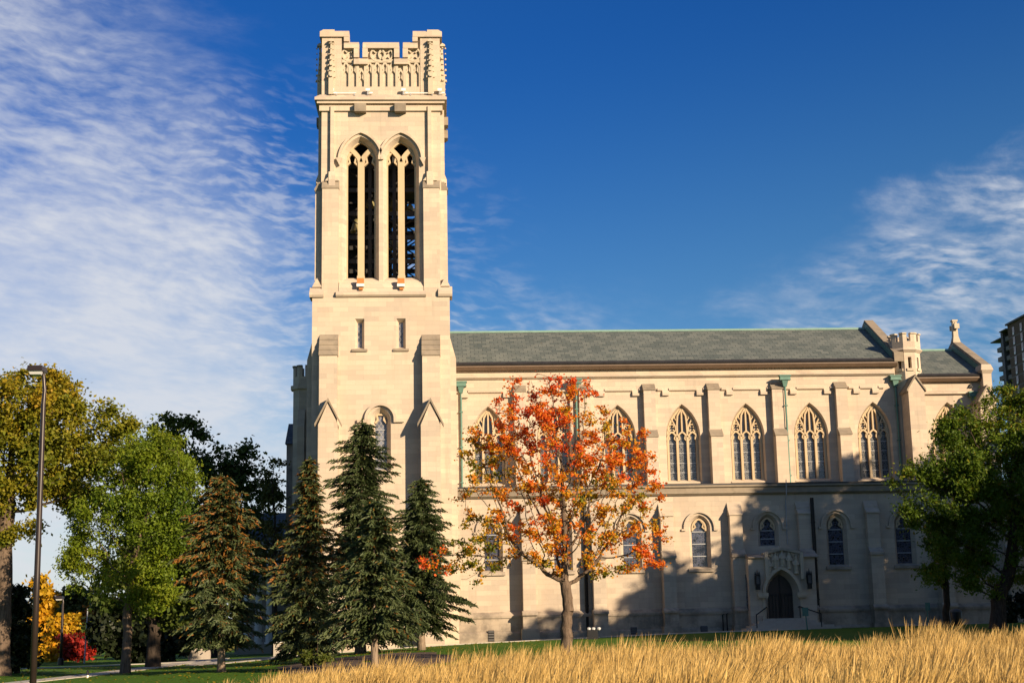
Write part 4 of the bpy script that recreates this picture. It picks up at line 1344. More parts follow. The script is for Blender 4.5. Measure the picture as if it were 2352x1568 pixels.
# lanterns
for x in (1737.7, 1856.5):
    lx, lzz = pX(x, 1330), pZ(1331)
    m = MB()
    m.prism_z([(lx-.16, YP-.46), (lx+.16, YP-.46), (lx+.16, YP-.14), (lx-.16, YP-.14)], lzz+.28, lzz+.36)
    m.prism_z([(lx-.15, YP-.45), (lx+.15, YP-.45), (lx+.15, YP-.15), (lx-.15, YP-.15)], lzz-.33, lzz-.25)
    m.prism_z([(lx-.13, YP-.43), (lx+.13, YP-.43), (lx+.13, YP-.17), (lx-.13, YP-.17)], lzz-.62, lzz-.33, 1.0)
    for sx in (-1, 1):
        for sy in (-1, 1):
            m.box(lx+sx*.14-.02, lx+sx*.14+.02, YP-.30+sy*.14-.02, YP-.30+sy*.14+.02, lzz-.25, lzz+.28)
            m.prism_z([(lx+sx*.13-.03, YP-.30+sy*.13-.03), (lx+sx*.13+.03, YP-.30+sy*.13-.03), (lx+sx*.13+.03, YP-.30+sy*.13+.03), (lx+sx*.13-.03, YP-.30+sy*.13+.03)], lzz+.36, lzz+.58, .2)
    m.prism_z([(lx-.06, YP-.36), (lx+.06, YP-.36), (lx+.06, YP-.24), (lx-.06, YP-.24)], lzz+.36, lzz+.72, .15)
    m.box(lx-.05, lx+.05, YP-.2, YP+.01, lzz-.5, lzz-.4)
    ln = P('wall_lantern', m, M_black, po)
    P('lantern_glass', MB().box(lx-.12, lx+.12, YP-.42, YP-.18, lzz-.25, lzz+.28), M_slatewall, ln)
# steps and handrails
ns = 5
sz1 = zf_; sz0 = gz(pc, YP-2)
m = MB()
rise = (sz1-sz0)/ns
for k in range(ns):
    ext = dw+.55+.36*(ns-1-k)
    m.box(pc-ext-.05, pc+ext+(.5 if k < 2 else .25), YP-2.0+.40*k, YP+.0 if k < ns-1 else YP+.6, sz0-.3 if k == 0 else sz0+rise*k, sz0+rise*(k+1)-(.001 if k < ns-1 else 0))
P('stone_steps', m, M_concrete, po)
for sg in (-1, 1):
    xa = pc+sg*(pX(1826, 1400)-pX(1797, 1400)+.25); xb = pc+sg*(pX(1870, 1400)-pX(1797, 1400))
    m = MB().tube([(xb, YP-1.6, sz0+1.0), (xa, YP-.15, sz1+.75), (xa-sg*.05, YP+.02, sz1+.72)], .04, 8)
    m.tube([(xb, YP-1.6, sz0-.1), (xb, YP-1.6, sz0+1.0)], .035, 6)
    m.tube([(xa, YP-.2, sz1-.1), (xa, YP-.2, sz1+.72)], .03, 6)
    P('handrail', m, M_black, po)
# ------------------------------------------------------------------ trees
def unit(v):
    return v / np.maximum(np.linalg.norm(v, axis=-1, keepdims=True), 1e-9)

def px_blobs(blobs, Y, flat=0.9):
    """crown masses measured on the photograph -> world ellipsoids at depth Y"""
    out = []
    for b in blobs:
        x, y, rx, ry = b[:4]
        dy = b[4] if len(b) > 4 else 0.0
        YY = Y+dy
        X, Z = U(x, y, YY)
        k = YY/FPX
        out.append((X, YY, Z, rx*k, (rx*k*flat), ry*k*1.02))
    return out

def sample_blobs(rng, blobs, n, hollow=0.35):
    vol = np.array([b[3]*b[4]*b[5] for b in blobs]) ** 0.8
    idx = rng.choice(len(blobs), n, p=vol/vol.sum())
    B = np.array(blobs)[idx]
    d = unit(rng.normal(size=(n, 3)))
    r = (hollow + (1-hollow)*rng.random(n) ** 0.6)[:, None]
    return B[:, :3] + d*r*B[:, 3:6]

def colonize(rng, attr, start, step, kill, iters=160, up=0.15, jitter=0.15):
    nodes = [np.array(p, float) for p in start]
    parent = list(range(-1, len(start)-1))
    P_ = np.array(nodes)
    D = np.linalg.norm(attr[:, None] - P_[None], axis=2)
    ni = D.argmin(1); nd = D.min(1)
    alive = np.ones(len(attr), bool)
    seen = {}
    for it in range(iters):
        act = np.where(alive)[0]
        if len(act) == 0: break
        vec = unit(attr[act] - P_[ni[act]])
        acc = np.zeros((len(P_), 3)); np.add.at(acc, ni[act], vec)
        cnt = np.zeros(len(P_)); np.add.at(cnt, ni[act], 1)
        src = np.where(cnt > 0)[0]
        src = np.array([q for q in src if seen.get(q, 0) < 4])
        if len(src) == 0: break
        for q in src: seen[q] = seen.get(q, 0)+1
        d = unit(acc[src]/cnt[src][:, None] + np.array([0, 0, up]) + rng.normal(size=(len(src), 3))*jitter)
        new = P_[src] + d*step
        base = len(P_)
        P_ = np.vstack([P_, new]); parent += list(src)
        Dn = np.linalg.norm(attr[act][:, None] - new[None], axis=2)
        mi = Dn.argmin(1); md = Dn.min(1)
        better = md < nd[act]
        ni[act[better]] = base+mi[better]; nd[act[better]] = md[better]
        alive[act] &= nd[act] > kill
    return P_, np.array(parent)

def radii(parent, n, tip, e):
    r = np.zeros(n); acc = np.zeros(n)
    for i in range(n-1, -1, -1):
        r[i] = max(tip, acc[i] ** (1/e)) if acc[i] > 0 else tip
        if parent[i] >= 0: acc[parent[i]] += r[i] ** e
    return r

def branch_mesh(name, P_, parent, r, mat, root, minr=0.0):
    Vs = []; Fs = []; base = 0
    i_all = np.where((parent >= 0))[0]
    i_all = i_all[r[i_all] > minr]
    for lo, hi, k in ((0, .035, 3), (.035, .12, 6), (.12, 9, 10)):
        ii = i_all[(r[i_all] >= lo) & (r[i_all] < hi)]
        if len(ii) == 0: continue
        a = P_[parent[ii]]; b = P_[ii]
        ra = np.minimum(r[parent[ii]], r[ii]*1.5); rb = r[ii]
        t = unit(b-a)
        a = a - t*(ra*0.3)[:, None]
        ref = np.where(np.abs(t[:, 2:3]) < .9, np.array([[0, 0, 1.]]), np.array([[1., 0, 0]]))
        u = unit(np.cross(t, ref)); v = np.cross(t, u)
        ang = np.arange(k)*2*np.pi/k
        ring = u[:, None]*np.cos(ang)[None, :, None] + v[:, None]*np.sin(ang)[None, :, None]
        V = np.concatenate([a[:, None]+ring*ra[:, None, None], b[:, None]+ring*rb[:, None, None]], 1).reshape(-1, 3)
        o = base+np.arange(len(ii))*2*k
        F = []
        for q in range(k):
            F.append(np.stack([o+q, o+(q+1) % k, o+k+(q+1) % k, o+k+q], 1))
        Vs.append(V); Fs.append(np.concatenate(F)); base += len(V)
    return fast_mesh(name, np.concatenate(Vs), np.concatenate(Fs), mat, root, smooth_=True)

def leaf_quads(rng, c, out, size, aspect=0.62, droop=0.3, flat=0.5):
    """one folded diamond per leaf"""
    n = len(c)
    nrm = unit(rng.normal(size=(n, 3))*0.75 + out*0.35 + np.array([0, 0, flat]))
    ax = unit(np.cross(nrm, rng.normal(size=(n, 3))) + np.array([0, 0, -droop]))
    sd = unit(np.cross(nrm, ax))
    L = (size*(0.65+0.7*rng.random(n)))[:, None]
    V = np.stack([c-ax*L*.5, c+sd*L*aspect*.5+ax*L*.05, c+ax*L*.5, c-sd*L*aspect*.5+ax*L*.05], 1).reshape(-1, 3)
    F = np.arange(n*4).reshape(n, 4)
    return V, F

def lobed_leaves(rng, c, out, size, flat=0.5):
    """palmate leaf: two crossed diamonds, wide and ragged"""
    V1, F1 = leaf_quads(rng, c, out, size, 0.75, 0.35, flat)
    return V1, F1

def broadleaf(name, label, cat, base, blobs, Y, seed, mats, trunk_r, n_attr, n_leaf, leaf, tintf, trunk_pts=None,
              step=0.55, kill=0.75, hollow=0.3, spread=0.5, flat=0.5, group=None, aspect=.62, tip=.011, e=2.35, minr=0.0, clump=1.2,
              flatb=0.9, up=.15, leafcut=.03, extra=None, bare=0.0):
    rng = np.random.default_rng(seed)
    bx, by = base
    bz = gz(bx, by)
    root = thing(name, (bx, by, bz), label, cat, group)
    bl = px_blobs(blobs, Y, flatb)
    if extra: bl += extra
    attr = sample_blobs(rng, bl, n_attr, hollow)
    if trunk_pts is None:
        top = np.array(bl)[:, :3].mean(0)
        lowest = min(b[2]-b[5] for b in bl)
        trunk_pts = [(bx, by, bz), (bx, by, max(lowest, bz+1.5))]
    tp = [np.array(trunk_pts[0], float)]
    for q in trunk_pts[1:]:
        q = np.array(q, float)
        m = max(1, int(np.linalg.norm(q-tp[-1])/step))
        p0 = tp[-1]
        for k in range(m): tp.append(p0+(q-p0)*(k+1)/m + rng.normal(size=3)*0.03)
    N, par = colonize(rng, attr, tp, step, kill, up=up)
    r = radii(par, len(N), tip, e)
    # thickness: fine tips as grown, limbs scaled up to the measured trunk
    k = math.log(trunk_r/tip)/math.log(max(r[0], tip*2)/tip)
    r = tip*(r/tip) ** k
    flare = np.exp(-(N[:, 2]-bz)/0.5)*(np.arange(len(N)) < len(tp))
    r = r*(1+0.35*flare)
    tr = branch_mesh('trunk', N, par, r, mats[0], root, minr)
    # leaves sit round the thin twigs
    thin = np.where(r < leafcut)[0]
    thin = thin[thin >= len(tp)]
    cen = np.mean(np.array(bl)[:, :3], 0)
    pick = rng.choice(thin, n_leaf)
    # twigs differ in leafiness, so that clumps and gaps form
    dens = rng.random(len(N)) ** clump
    dens = dens*np.clip(vnoise(N, 1.1, seed)*2.2-.55, .12, 1) if clump > 1.5 else dens
    if bare: dens = np.where(rng.random(len(N)) < bare, 0, dens)
    w_ = dens[thin]+.015; w_ /= w_.sum()
    pick = rng.choice(thin, n_leaf, p=w_)
    sc_ = np.array([1, 1, 0.7])
    c = N[pick] + rng.normal(size=(n_leaf, 3))*spread*sc_*(0.35+0.65*rng.random((n_leaf, 1)))
    out = unit(c-cen)
    V, F = leaf_quads(rng, c, out, leaf, aspect, 0.3, flat)
    tint = np.clip(tintf(rng, c, cen, dens[pick], rng.random(len(N))[pick]), 0, 1)
    fast_mesh('crown', V, F, mats[1], root, {'tint': tint})
    return root

def vnoise(c, s, seed=0):
    """cheap smooth noise over points"""
    q = c*s
    return (np.sin(q[:, 0]*1.3+seed)+np.sin(q[:, 1]*1.7+seed*2.1+q[:, 2])+np.sin(q[:, 2]*1.9+seed*.7+q[:, 0]*.6))/6+.5

# colours: every stop is the leaf's own colour
L_maple = leaf_mat('maple_leaves', [(0.0, (.09, .12, .010)), (.13, (.24, .22, .014)), (.26, (.60, .33, .018)), (.44, (.70, .21, .016)), (.66, (.72, .115, .018)), (.88, (.58, .058, .018)), (1, (.30, .028, .014))], .45)
L_elm = leaf_mat('elm_leaves', [(0, (.060, .095, .008)), (.4, (.145, .165, .012)), (.75, (.26, .215, .014)), (1, (.38, .23, .016))], .40)
L_ash = leaf_mat('ash_leaves', [(0, (.055, .105, .008)), (.5, (.150, .205, .012)), (1, (.27, .27, .02))], .42)
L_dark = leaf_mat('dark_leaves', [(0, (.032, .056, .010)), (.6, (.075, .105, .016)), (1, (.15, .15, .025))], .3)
L_olive = leaf_mat('olive_leaves', [(0, (.05, .065, .014)), (1, (.15, .13, .03))], .3)
L_right = leaf_mat('linden_leaves', [(0, (.040, .080, .008)), (.55, (.105, .165, .012)), (.85, (.20, .20, .015)), (1, (.26, .17, .014))], .42)
L_yellow = leaf_mat('yellow_leaves', [(0, (.20, .16, .010)), (.5, (.52, .30, .012)), (1, (.62, .26, .012))], .4)
L_orange = leaf_mat('orange_leaves', [(0, (.24, .12, .012)), (.6, (.45, .13, .015)), (1, (.50, .06, .015))], .4)
L_red = leaf_mat('red_leaves', [(0, (.10, .018, .010)), (.6, (.34, .020, .014)), (1, (.42, .05, .012))], .35)
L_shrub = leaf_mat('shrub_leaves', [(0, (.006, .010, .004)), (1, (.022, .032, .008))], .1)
L_low = leaf_mat('low_shrub_leaves', [(0, (.03, .06, .008)), (1, (.10, .11, .015))], .3)
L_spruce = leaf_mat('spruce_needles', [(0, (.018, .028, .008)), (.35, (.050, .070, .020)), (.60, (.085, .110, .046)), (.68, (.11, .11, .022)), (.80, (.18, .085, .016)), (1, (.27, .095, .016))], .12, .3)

def X_(x, y, Y): return UX(x, y, Y)

# red maple in front of the nave
Ym = 60.0
def tint_maple(rng, c, cen, dn, rn):
    h = (c[:, 2]-cen[2])/4.5
    left = -(c[:, 0]-cen[0])/4.0
    t = .37 + .20*h - .13*np.clip(left, -.3, 1)*np.clip(.35-h, 0, 1) + (vnoise(c, .9, 3)-.5)*.55 + (rn-.5)*.30 + rng.normal(size=len(c))*.09
    return t + .42*(left > 1.02)*(c[:, 2] < cen[2]-1.6)*(rng.random(len(c)) < .8)
mx = X_(1302, 1450, Ym)
mz = lambda y: UZ(1300, y, Ym)
tb_ = [(X_(1302, 1498, Ym), Ym, gz(mx, Ym)), (X_(1302, 1430, Ym), Ym, mz(1430)), (X_(1305, 1385, Ym), Ym, mz(1385))]
broadleaf('maple_tree', 'young maple with sparse orange and red autumn leaves in front of the nave wall', 'tree', (X_(1302, 1498, Ym), Ym),
          [(1300, 1110, 190, 190), (1190, 1060, 130, 150), (1400, 1080, 120, 150), (1280, 960, 130, 95), (1130, 1240, 95, 75), (1440, 1220, 95, 90), (1300, 1250, 150, 80),
           (1090, 1310, 60, 38), (1030, 1280, 48, 42), (1180, 900, 45, 40), (1495, 1290, 40, 40), (1095, 1040, 48, 75), (1500, 1140, 40, 90), (1390, 1300, 70, 45), (1060, 1160, 35, 50), (1010, 1265, 42, 26), (985, 1300, 34, 20), (1520, 1235, 34, 26), (1470, 1030, 40, 50), (1250, 880, 60, 28), (1340, 880, 55, 28)],
          Ym, 11, (M_bark, L_maple), .22, 2300, 28000, .112, tint_maple, tb_, step=.24, kill=.32, hollow=.12, spread=.17, flat=.35, tip=.008, leafcut=.016, up=.12, aspect=.85, bare=.50)

# great elm at the left edge
Ye = 76.0
ez_ = lambda y: UZ(50, y, Ye)
def tint_gold(rng, c, cen, dn, rn):
    return .42 + (vnoise(c, .45, 1)-.5)*.6 + (rn-.5)*.3 + rng.normal(size=len(c))*.10 + .12*np.clip((c[:, 2]-cen[2])/5, -1, 1)
tb_ = [(X_(4, 1500, Ye), Ye, gz(X_(4, 1500, Ye), Ye)), (X_(6, 1400, Ye), Ye, ez_(1400)), (X_(10, 1310, Ye), Ye, ez_(1310)), (X_(4, 1200, Ye), Ye+.5, ez_(1200)), (X_(18, 1080, Ye), Ye+.5, ez_(1080))]
broadleaf('elm_tree', 'huge spreading tree with yellowing green leaves, its trunk at the left edge of the lawn', 'tree', (tb_[0][0], Ye),
          [(50, 965, 150, 120), (170, 985, 110, 100), (250, 1040, 75, 85), (-60, 1040, 130, 190), (60, 1075, 150, 85), (-10, 1170, 60, 85), (180, 1110, 85, 70), (280, 1110, 55, 55), (225, 1165, 55, 32), (20, 900, 70, 60), (75, 1205, 32, 40)],
          Ye, 5, (M_bark, L_elm), .42, 1700, 80000, .20, tint_gold, tb_, step=.5, kill=.7, hollow=.35, spread=.40, flat=.45, leafcut=.035, clump=1.7)
# its long low limb is part of the crown growth; a second, tawny tree behind it
Ya_ = 71.0
def tint_green(rng, c, cen, dn, rn):
    return .45 + (vnoise(c, .6, 2)-.5)*.5 + (rn-.5)*.3 + rng.normal(size=len(c))*.12
tb_ = [(X_(289, 1500, Ya_), Ya_, gz(X_(289, 1500, Ya_), Ya_)), (X_(294, 1400, Ya_), Ya_, UZ(294, 1400, Ya_)), (X_(305, 1310, Ya_), Ya_, UZ(305, 1310, Ya_))]
broadleaf('ash_tree', 'bright green leafy tree standing between the big yellowing tree and the rust tinged spruce', 'tree', (tb_[0][0], Ya_),
          [(345, 1060, 95, 78), (405, 1110, 72, 75), (285, 1110, 75, 90), (215, 1190, 62, 60), (330, 1200, 120, 90), (235, 1290, 70, 70), (195, 1330, 38, 38), (330, 1310, 85, 65), (400, 1230, 50, 60), (265, 1360, 75, 38), (350, 1370, 70, 40), (180, 1330, 40, 45), (175, 1270, 30, 30), (430, 1160, 45, 60), (450, 1120, 32, 34), (160, 1300, 28, 34)],
          Ya_, 21, (M_bark, L_ash), .21, 1600, 60000, .165, tint_green, tb_, step=.42, kill=.55, hollow=.3, spread=.34, flat=.35, leafcut=.022, aspect=.45, clump=1.9)
# dark tree in the shade of the tower
Yd = 114.0
tb_ = [(X_(490, 1490, Yd), Yd, gz(X_(490, 1490, Yd), Yd)), (X_(485, 1330, Yd), Yd, UZ(485, 1330, Yd))]
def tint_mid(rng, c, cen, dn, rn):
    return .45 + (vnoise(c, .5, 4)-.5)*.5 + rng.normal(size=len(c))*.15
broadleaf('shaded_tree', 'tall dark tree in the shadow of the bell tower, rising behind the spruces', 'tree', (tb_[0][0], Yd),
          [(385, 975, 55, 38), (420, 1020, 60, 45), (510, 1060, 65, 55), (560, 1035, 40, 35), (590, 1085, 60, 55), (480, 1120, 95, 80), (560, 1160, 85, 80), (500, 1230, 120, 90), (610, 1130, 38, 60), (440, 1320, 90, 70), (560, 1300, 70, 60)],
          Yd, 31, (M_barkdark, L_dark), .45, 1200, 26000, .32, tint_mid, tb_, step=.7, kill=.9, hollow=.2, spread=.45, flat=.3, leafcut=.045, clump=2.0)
Yd2 = 84.0
tb_ = [(X_(352, 1500, Yd2), Yd2, gz(X_(352, 1500, Yd2), Yd2)), (X_(356, 1400, Yd2), Yd2, UZ(356, 1400, Yd2)), (X_(352, 1330, Yd2), Yd2, UZ(352, 1330, Yd2))]
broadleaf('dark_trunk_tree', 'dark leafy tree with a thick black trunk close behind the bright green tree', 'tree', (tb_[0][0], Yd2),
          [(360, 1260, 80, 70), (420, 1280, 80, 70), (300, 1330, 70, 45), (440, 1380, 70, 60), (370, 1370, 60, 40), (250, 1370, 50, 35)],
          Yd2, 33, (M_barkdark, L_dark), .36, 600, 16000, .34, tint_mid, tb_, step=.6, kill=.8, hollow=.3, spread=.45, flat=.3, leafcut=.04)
# thin olive tree beside the tower
Yo = 108.0
tb_ = [(X_(632, 1490, Yo), Yo, gz(X_(632, 1490, Yo), Yo)), (X_(630, 1330, Yo), Yo, UZ(630, 1330, Yo))]
broadleaf('thin_tree', 'thin half bare olive tree between the dark tree and the tower', 'tree', (tb_[0][0], Yo),
          [(620, 1120, 30, 75), (628, 1190, 32, 70), (618, 1260, 38, 60), (635, 1075, 18, 35)],
          Yo, 41, (M_barkdark, L_olive), .2, 420, 2600, .24, tint_mid, tb_, step=.5, kill=.6, hollow=.1, spread=.3, tip=.012, leafcut=.03)

# right hand tree, several stems
Yr = 74.0
tb_ = [(X_(2293, 1446, Yr), Yr, gz(X_(2293, 1446, Yr), Yr)), (X_(2292, 1380, Yr), Yr, UZ(2292, 1380, Yr)), (X_(2322, 1300, Yr), Yr, UZ(2322, 1300, Yr)), (X_(2330, 1230, Yr), Yr, UZ(2330, 1230, Yr))]
def tint_right(rng, c, cen, dn, rn):
    t = .42 + (vnoise(c, .7, 6)-.5)*.5 + (rn-.5)*.25 + rng.normal(size=len(c))*.10
    return t + .35*(rng.random(len(c)) < .08)
broadleaf('linden_tree', 'broad green tree at the right edge, sunlit on top and deep in shade below', 'tree', (tb_[0][0], Yr),
          [(2265, 965, 62, 55), (2195, 1010, 62, 62), (2320, 960, 50, 55), (2130, 1075, 50, 45), (2075, 1110, 40, 38), (2250, 1080, 105, 95), (2180, 1170, 100, 75), (2330, 1130, 90, 130), (2215, 1260, 80, 75), (2155, 1330, 42, 34), (2330, 1300, 70, 60), (2410, 1060, 90, 130), (2420, 1250, 90, 120), (2060, 1135, 30, 22), (2290, 915, 40, 32), (2225, 960, 45, 40), (2160, 1030, 45, 40), (2350, 920, 40, 40), (2260, 1335, 62, 48), (2100, 1180, 40, 40), (2320, 1220, 90, 90), (2300, 1030, 80, 80), (2330, 1060, 70, 90), (2300, 990, 60, 50)],
          Yr, 51, (M_barkdark, L_right), .36, 2100, 96000, .185, tint_right, tb_, step=.42, kill=.55, hollow=.3, spread=.33, flat=.4, leafcut=.024, aspect=.45, clump=1.6)
Yr2 = 80.0
tb_ = [(X_(2176, 1432, Yr2), Yr2, gz(X_(2176, 1432, Yr2), Yr2)), (X_(2172, 1330, Yr2), Yr2, UZ(2172, 1330, Yr2)), (X_(2168, 1240, Yr2), Yr2, UZ(2168, 1240, Yr2))]
broadleaf('slim_tree', 'slim dark tree just left of the broad tree at the right edge', 'tree', (tb_[0][0], Yr2),
          [(2165, 1250, 45, 55), (2150, 1310, 36, 40), (2185, 1200, 40, 40)],
          Yr2, 52, (M_barkdark, L_right), .17, 220, 4200, .20, tint_right, tb_, step=.42, kill=.55, spread=.33, leafcut=.03)

# colourful trees far left, beyond the lawn
def bush(name, label, cat, base_px, Y, blobs, mat, n, leaf, seed, trunk=.12, dark=False, spread=.35, group=None):
    bx = X_(base_px[0], base_px[1], Y)
    return broadleaf(name, label, cat, (bx, Y), blobs, Y, seed, (M_barkdark, mat), trunk, max(120, n//18), n, leaf,
                     tint_mid if not dark else tint_mid, None, step=.5, kill=.65, hollow=.25, spread=spread, flat=.3, leafcut=.05, group=group)
bush('yellow_tree', 'tall narrow tree in full yellow leaf behind the lamp post', 'tree', (100, 1525), 125, [(98, 1370, 26, 50), (92, 1440, 36, 60), (80, 1345, 14, 22), (110, 1490, 36, 35)], L_yellow, 7000, .42, 61)
bush('golden_bush', 'rounded golden yellow bush to the right of the tall yellow tree', 'shrub', (138, 1520), 118, [(138, 1440, 26, 34), (128, 1490, 26, 32), (165, 1425, 22, 20)], L_yellow, 4200, .38, 62)
bush('olive_tree', 'olive green tree above the golden bush at far left', 'tree', (160, 1515), 135, [(155, 1385, 34, 34), (175, 1370, 30, 28), (140, 1400, 22, 20), (195, 1400, 30, 30)], L_olive, 4200, .42, 63)
bush('orange_tree', 'small orange leaved tree over the crimson bush at far left', 'tree', (200, 1510), 122, [(203, 1420, 18, 20), (190, 1440, 24, 22), (212, 1405, 10, 14)], L_orange, 2200, .36, 64)
bush('crimson_bush', 'low crimson bush beside the thin pole at far left', 'shrub', (178, 1515), 112, [(175, 1475, 30, 22), (205, 1495, 22, 12), (165, 1495, 20, 14)], L_red, 3000, .34, 65)
bush('green_shrub', 'small green shrub just right of the thin pole', 'shrub', (212, 1510), 113, [(212, 1455, 14, 22), (208, 1470, 10, 14)], L_low, 1200, .30, 66)
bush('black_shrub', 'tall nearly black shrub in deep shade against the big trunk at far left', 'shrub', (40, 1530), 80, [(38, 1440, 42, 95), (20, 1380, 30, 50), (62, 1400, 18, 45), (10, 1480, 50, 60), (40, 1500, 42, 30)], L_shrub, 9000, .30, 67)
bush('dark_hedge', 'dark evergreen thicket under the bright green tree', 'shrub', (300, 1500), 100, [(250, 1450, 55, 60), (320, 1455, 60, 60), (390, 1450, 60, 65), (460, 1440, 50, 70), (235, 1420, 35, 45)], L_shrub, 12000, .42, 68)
bush('yellow_thicket', 'yellow green tree glimpsed through the dark trunks', 'tree', (340, 1500), 128, [(330, 1395, 30, 30), (322, 1430, 22, 30), (390, 1400, 26, 30)], L_yellow, 2200, .40, 69)
bush('spruce_side_shrub', 'low green shrub at the foot of the left bluish spruce', 'shrub', (730, 1520), 64, [(725, 1508, 34, 18), (755, 1516, 24, 14), (700, 1516, 26, 12)], L_low, 2600, .13, 70, .03, spread=.16)
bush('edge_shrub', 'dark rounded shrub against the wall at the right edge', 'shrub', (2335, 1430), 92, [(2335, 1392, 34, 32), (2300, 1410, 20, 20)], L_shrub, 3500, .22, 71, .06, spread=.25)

# spruces
def spruce(label, base_px, top_y, Y, half_px, seed, brown, trunk_r=.16, skirt=.5, profile=1.0, droop=.35, dens=1.0, blue=0.0, loose=0.0, tx=0):
    rng = np.random.default_rng(seed)
    bx = X_(base_px[0], base_px[1], Y); by = Y; bz = gz(bx, by)
    zt = UZ(base_px[0]+tx, top_y, Y); H = zt-bz
    dxt = X_(base_px[0]+tx, top_y, Y)-bx
    Rm = half_px*Y/FPX
    root = thing('spruce_tree', (bx, by, bz), label, 'tree', 'spruces on the lawn')
    axis = lambda h: np.array([bx+dxt*h/H, by, bz+h])
    tr = MB().tube([axis(0)-np.array([0, 0, .1]), axis(H*.05), axis(H*.3), axis(H*.65), axis(H*.985)], [trunk_r*1.25, trunk_r, trunk_r*.8, trunk_r*.42, .012], 10)
    segA = []; segB = []; segR = []
    tc_ = []; td_ = []; tt_ = []; tl_ = []
    h = skirt
    while h < H*.985:
        f = (h-skirt)/(H-skirt)
        Lr = Rm*(1-f) ** profile*(.74+.26*min(1, f/.16))+.10
        nb = int(rng.integers(5, 8)) if f < .9 else 5
        a0_ = rng.random()*6.28
        for b in range(nb):
            a = a0_+b*2*np.pi/nb+rng.normal()*.25
            L = Lr*(.60+.52*rng.random())*(1+.34*np.sin(2.1*a+h*.9+seed)*(.35+loose))
            if rng.random() < .14+loose*.16: L *= .55
            dirh = np.array([math.cos(a), math.sin(a), 0]); side = np.array([-math.sin(a), math.cos(a), 0])
            n_s = max(3, int(L/.16))
            s = np.linspace(0, 1, n_s+1)
            up0 = .25+.55*f
            drop = droop*(1-f*.75)*(0.8+.4*rng.random())
            z = L*(up0*s - (up0+drop)*s**1.6*.9 + .30*np.clip(s-.62, 0, 1)**1.2*(.5+f))
            pts = axis(h)[None]+dirh[None]*(s*L)[:, None]+np.array([0, 0, 1])[None]*z[:, None]+side[None]*(np.sin(s*3+rng.random()*6)*.04*L)[:, None]
            segA.append(pts[:-1]); segB.append(pts[1:]); segR.append(.010+.022*(1-s[1:])*min(1, L))
            cone = rng.random() < brown(f)
            for k in range(1, n_s+1):
                sk = s[k]
                if sk < .16: continue
                wdt = min(.62, .42*L)*(1-sk*.72)+.10
                tang = unit(pts[k]-pts[k-1])
                for sg in (-1, 0, 1):
                    ln = wdt*(.55+.75*rng.random()) if sg else .28
                    clump = rng.random() < .5
                    if sg and rng.random() > .93*dens: continue
                    d = unit(tang*(.75 if sg else 1)+side*sg*.8+np.array([0, 0, -.28-.2*rng.random()]))
                    m = max(2, int(ln/.062))
                    q = (np.arange(m)+.5+rng.random(m)*.4)/m*ln
                    cc = pts[k][None]+d[None]*q[:, None]+np.array([0, 0, -1])[None]*(q**2*.35)[:, None]+rng.normal(size=(m, 3))*.02
                    tc_.append(cc); td_.append(np.repeat(d[None], m, 0)+rng.normal(size=(m, 3))*.30)
                    tl_.append(np.full(m, 1.0)*(.85+.4*rng.random(m)))
                    base_t = .36+blue*(.25*(1-f))+.10*rng.normal()
                    tt = base_t+rng.normal(size=m)*.08
                    br = rng.random(m) < brown(f)*(.85 if clump else .22)
                    tt = np.where(br, .70+.26*rng.random(m), np.clip(tt, .05, .62))
                    tt_.append(tt)
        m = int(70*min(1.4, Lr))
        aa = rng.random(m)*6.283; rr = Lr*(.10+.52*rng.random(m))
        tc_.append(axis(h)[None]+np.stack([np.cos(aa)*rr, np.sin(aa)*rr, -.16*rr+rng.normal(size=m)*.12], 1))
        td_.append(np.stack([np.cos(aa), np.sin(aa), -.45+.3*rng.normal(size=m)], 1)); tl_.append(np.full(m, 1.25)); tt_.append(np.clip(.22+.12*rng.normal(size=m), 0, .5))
        h += (.15+.13*rng.random())*(.75+.5*(1-f))
    # leader
    for hh in np.linspace(H*.93, H, 14):
        m = 5
        cc = np.repeat(axis(hh)[None], m, 0)
        tc_.append(cc); td_.append(unit(rng.normal(size=(m, 3))*np.array([1, 1, .3])+np.array([0, 0, .8]))); tl_.append(np.full(m, .8)); tt_.append(np.full(m, .45))
    tr.build('trunk', M_barkdark if skirt < .9 else M_barkpale, root, smooth_=True)
    A = np.concatenate(segA); B = np.concatenate(segB); r_ = np.concatenate(segR)
    P_ = np.concatenate([A, B]); par = np.concatenate([np.full(len(A), -1), np.arange(len(A))])
    branch_mesh('branches', P_, par, np.concatenate([r_, r_]), M_barkdark, root)
    c = np.concatenate(tc_); d = unit(np.concatenate(td_)); l = np.concatenate(tl_)*.185; t = np.concatenate(tt_)
    n = len(c)
    Vs = []; Fs = []; Ts = []
    for q in range(2):
        sd = unit(np.cross(d, rng.normal(size=(n, 3))))
        w_ = (.040+.032*rng.random(n))[:, None]
        L_ = l[:, None]
        V = np.stack([c-d*L_*.5-sd*w_*.5, c-d*L_*.5+sd*w_*.5, c+d*L_*.62+sd*w_*.28, c+d*L_*.62-sd*w_*.28], 1)
        Vs.append(V.reshape(-1, 3)); Fs.append(np.arange(n*4).reshape(n, 4)+q*n*4); Ts.append(t)
    fast_mesh('crown', np.concatenate(Vs), np.concatenate(Fs), L_spruce, root, {'tint': np.concatenate(Ts)})
    return root
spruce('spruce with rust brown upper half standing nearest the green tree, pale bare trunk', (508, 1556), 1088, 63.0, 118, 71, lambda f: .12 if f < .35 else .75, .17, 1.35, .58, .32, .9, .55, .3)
spruce('narrow spruce with rusty cones all up its spire, beside the dark transept wall', (705, 1520), 1050, 70.0, 110, 72, lambda f: .10 if f < .38 else .55, .18, .5, .90, .30, .8, .8, .3, tx=6)
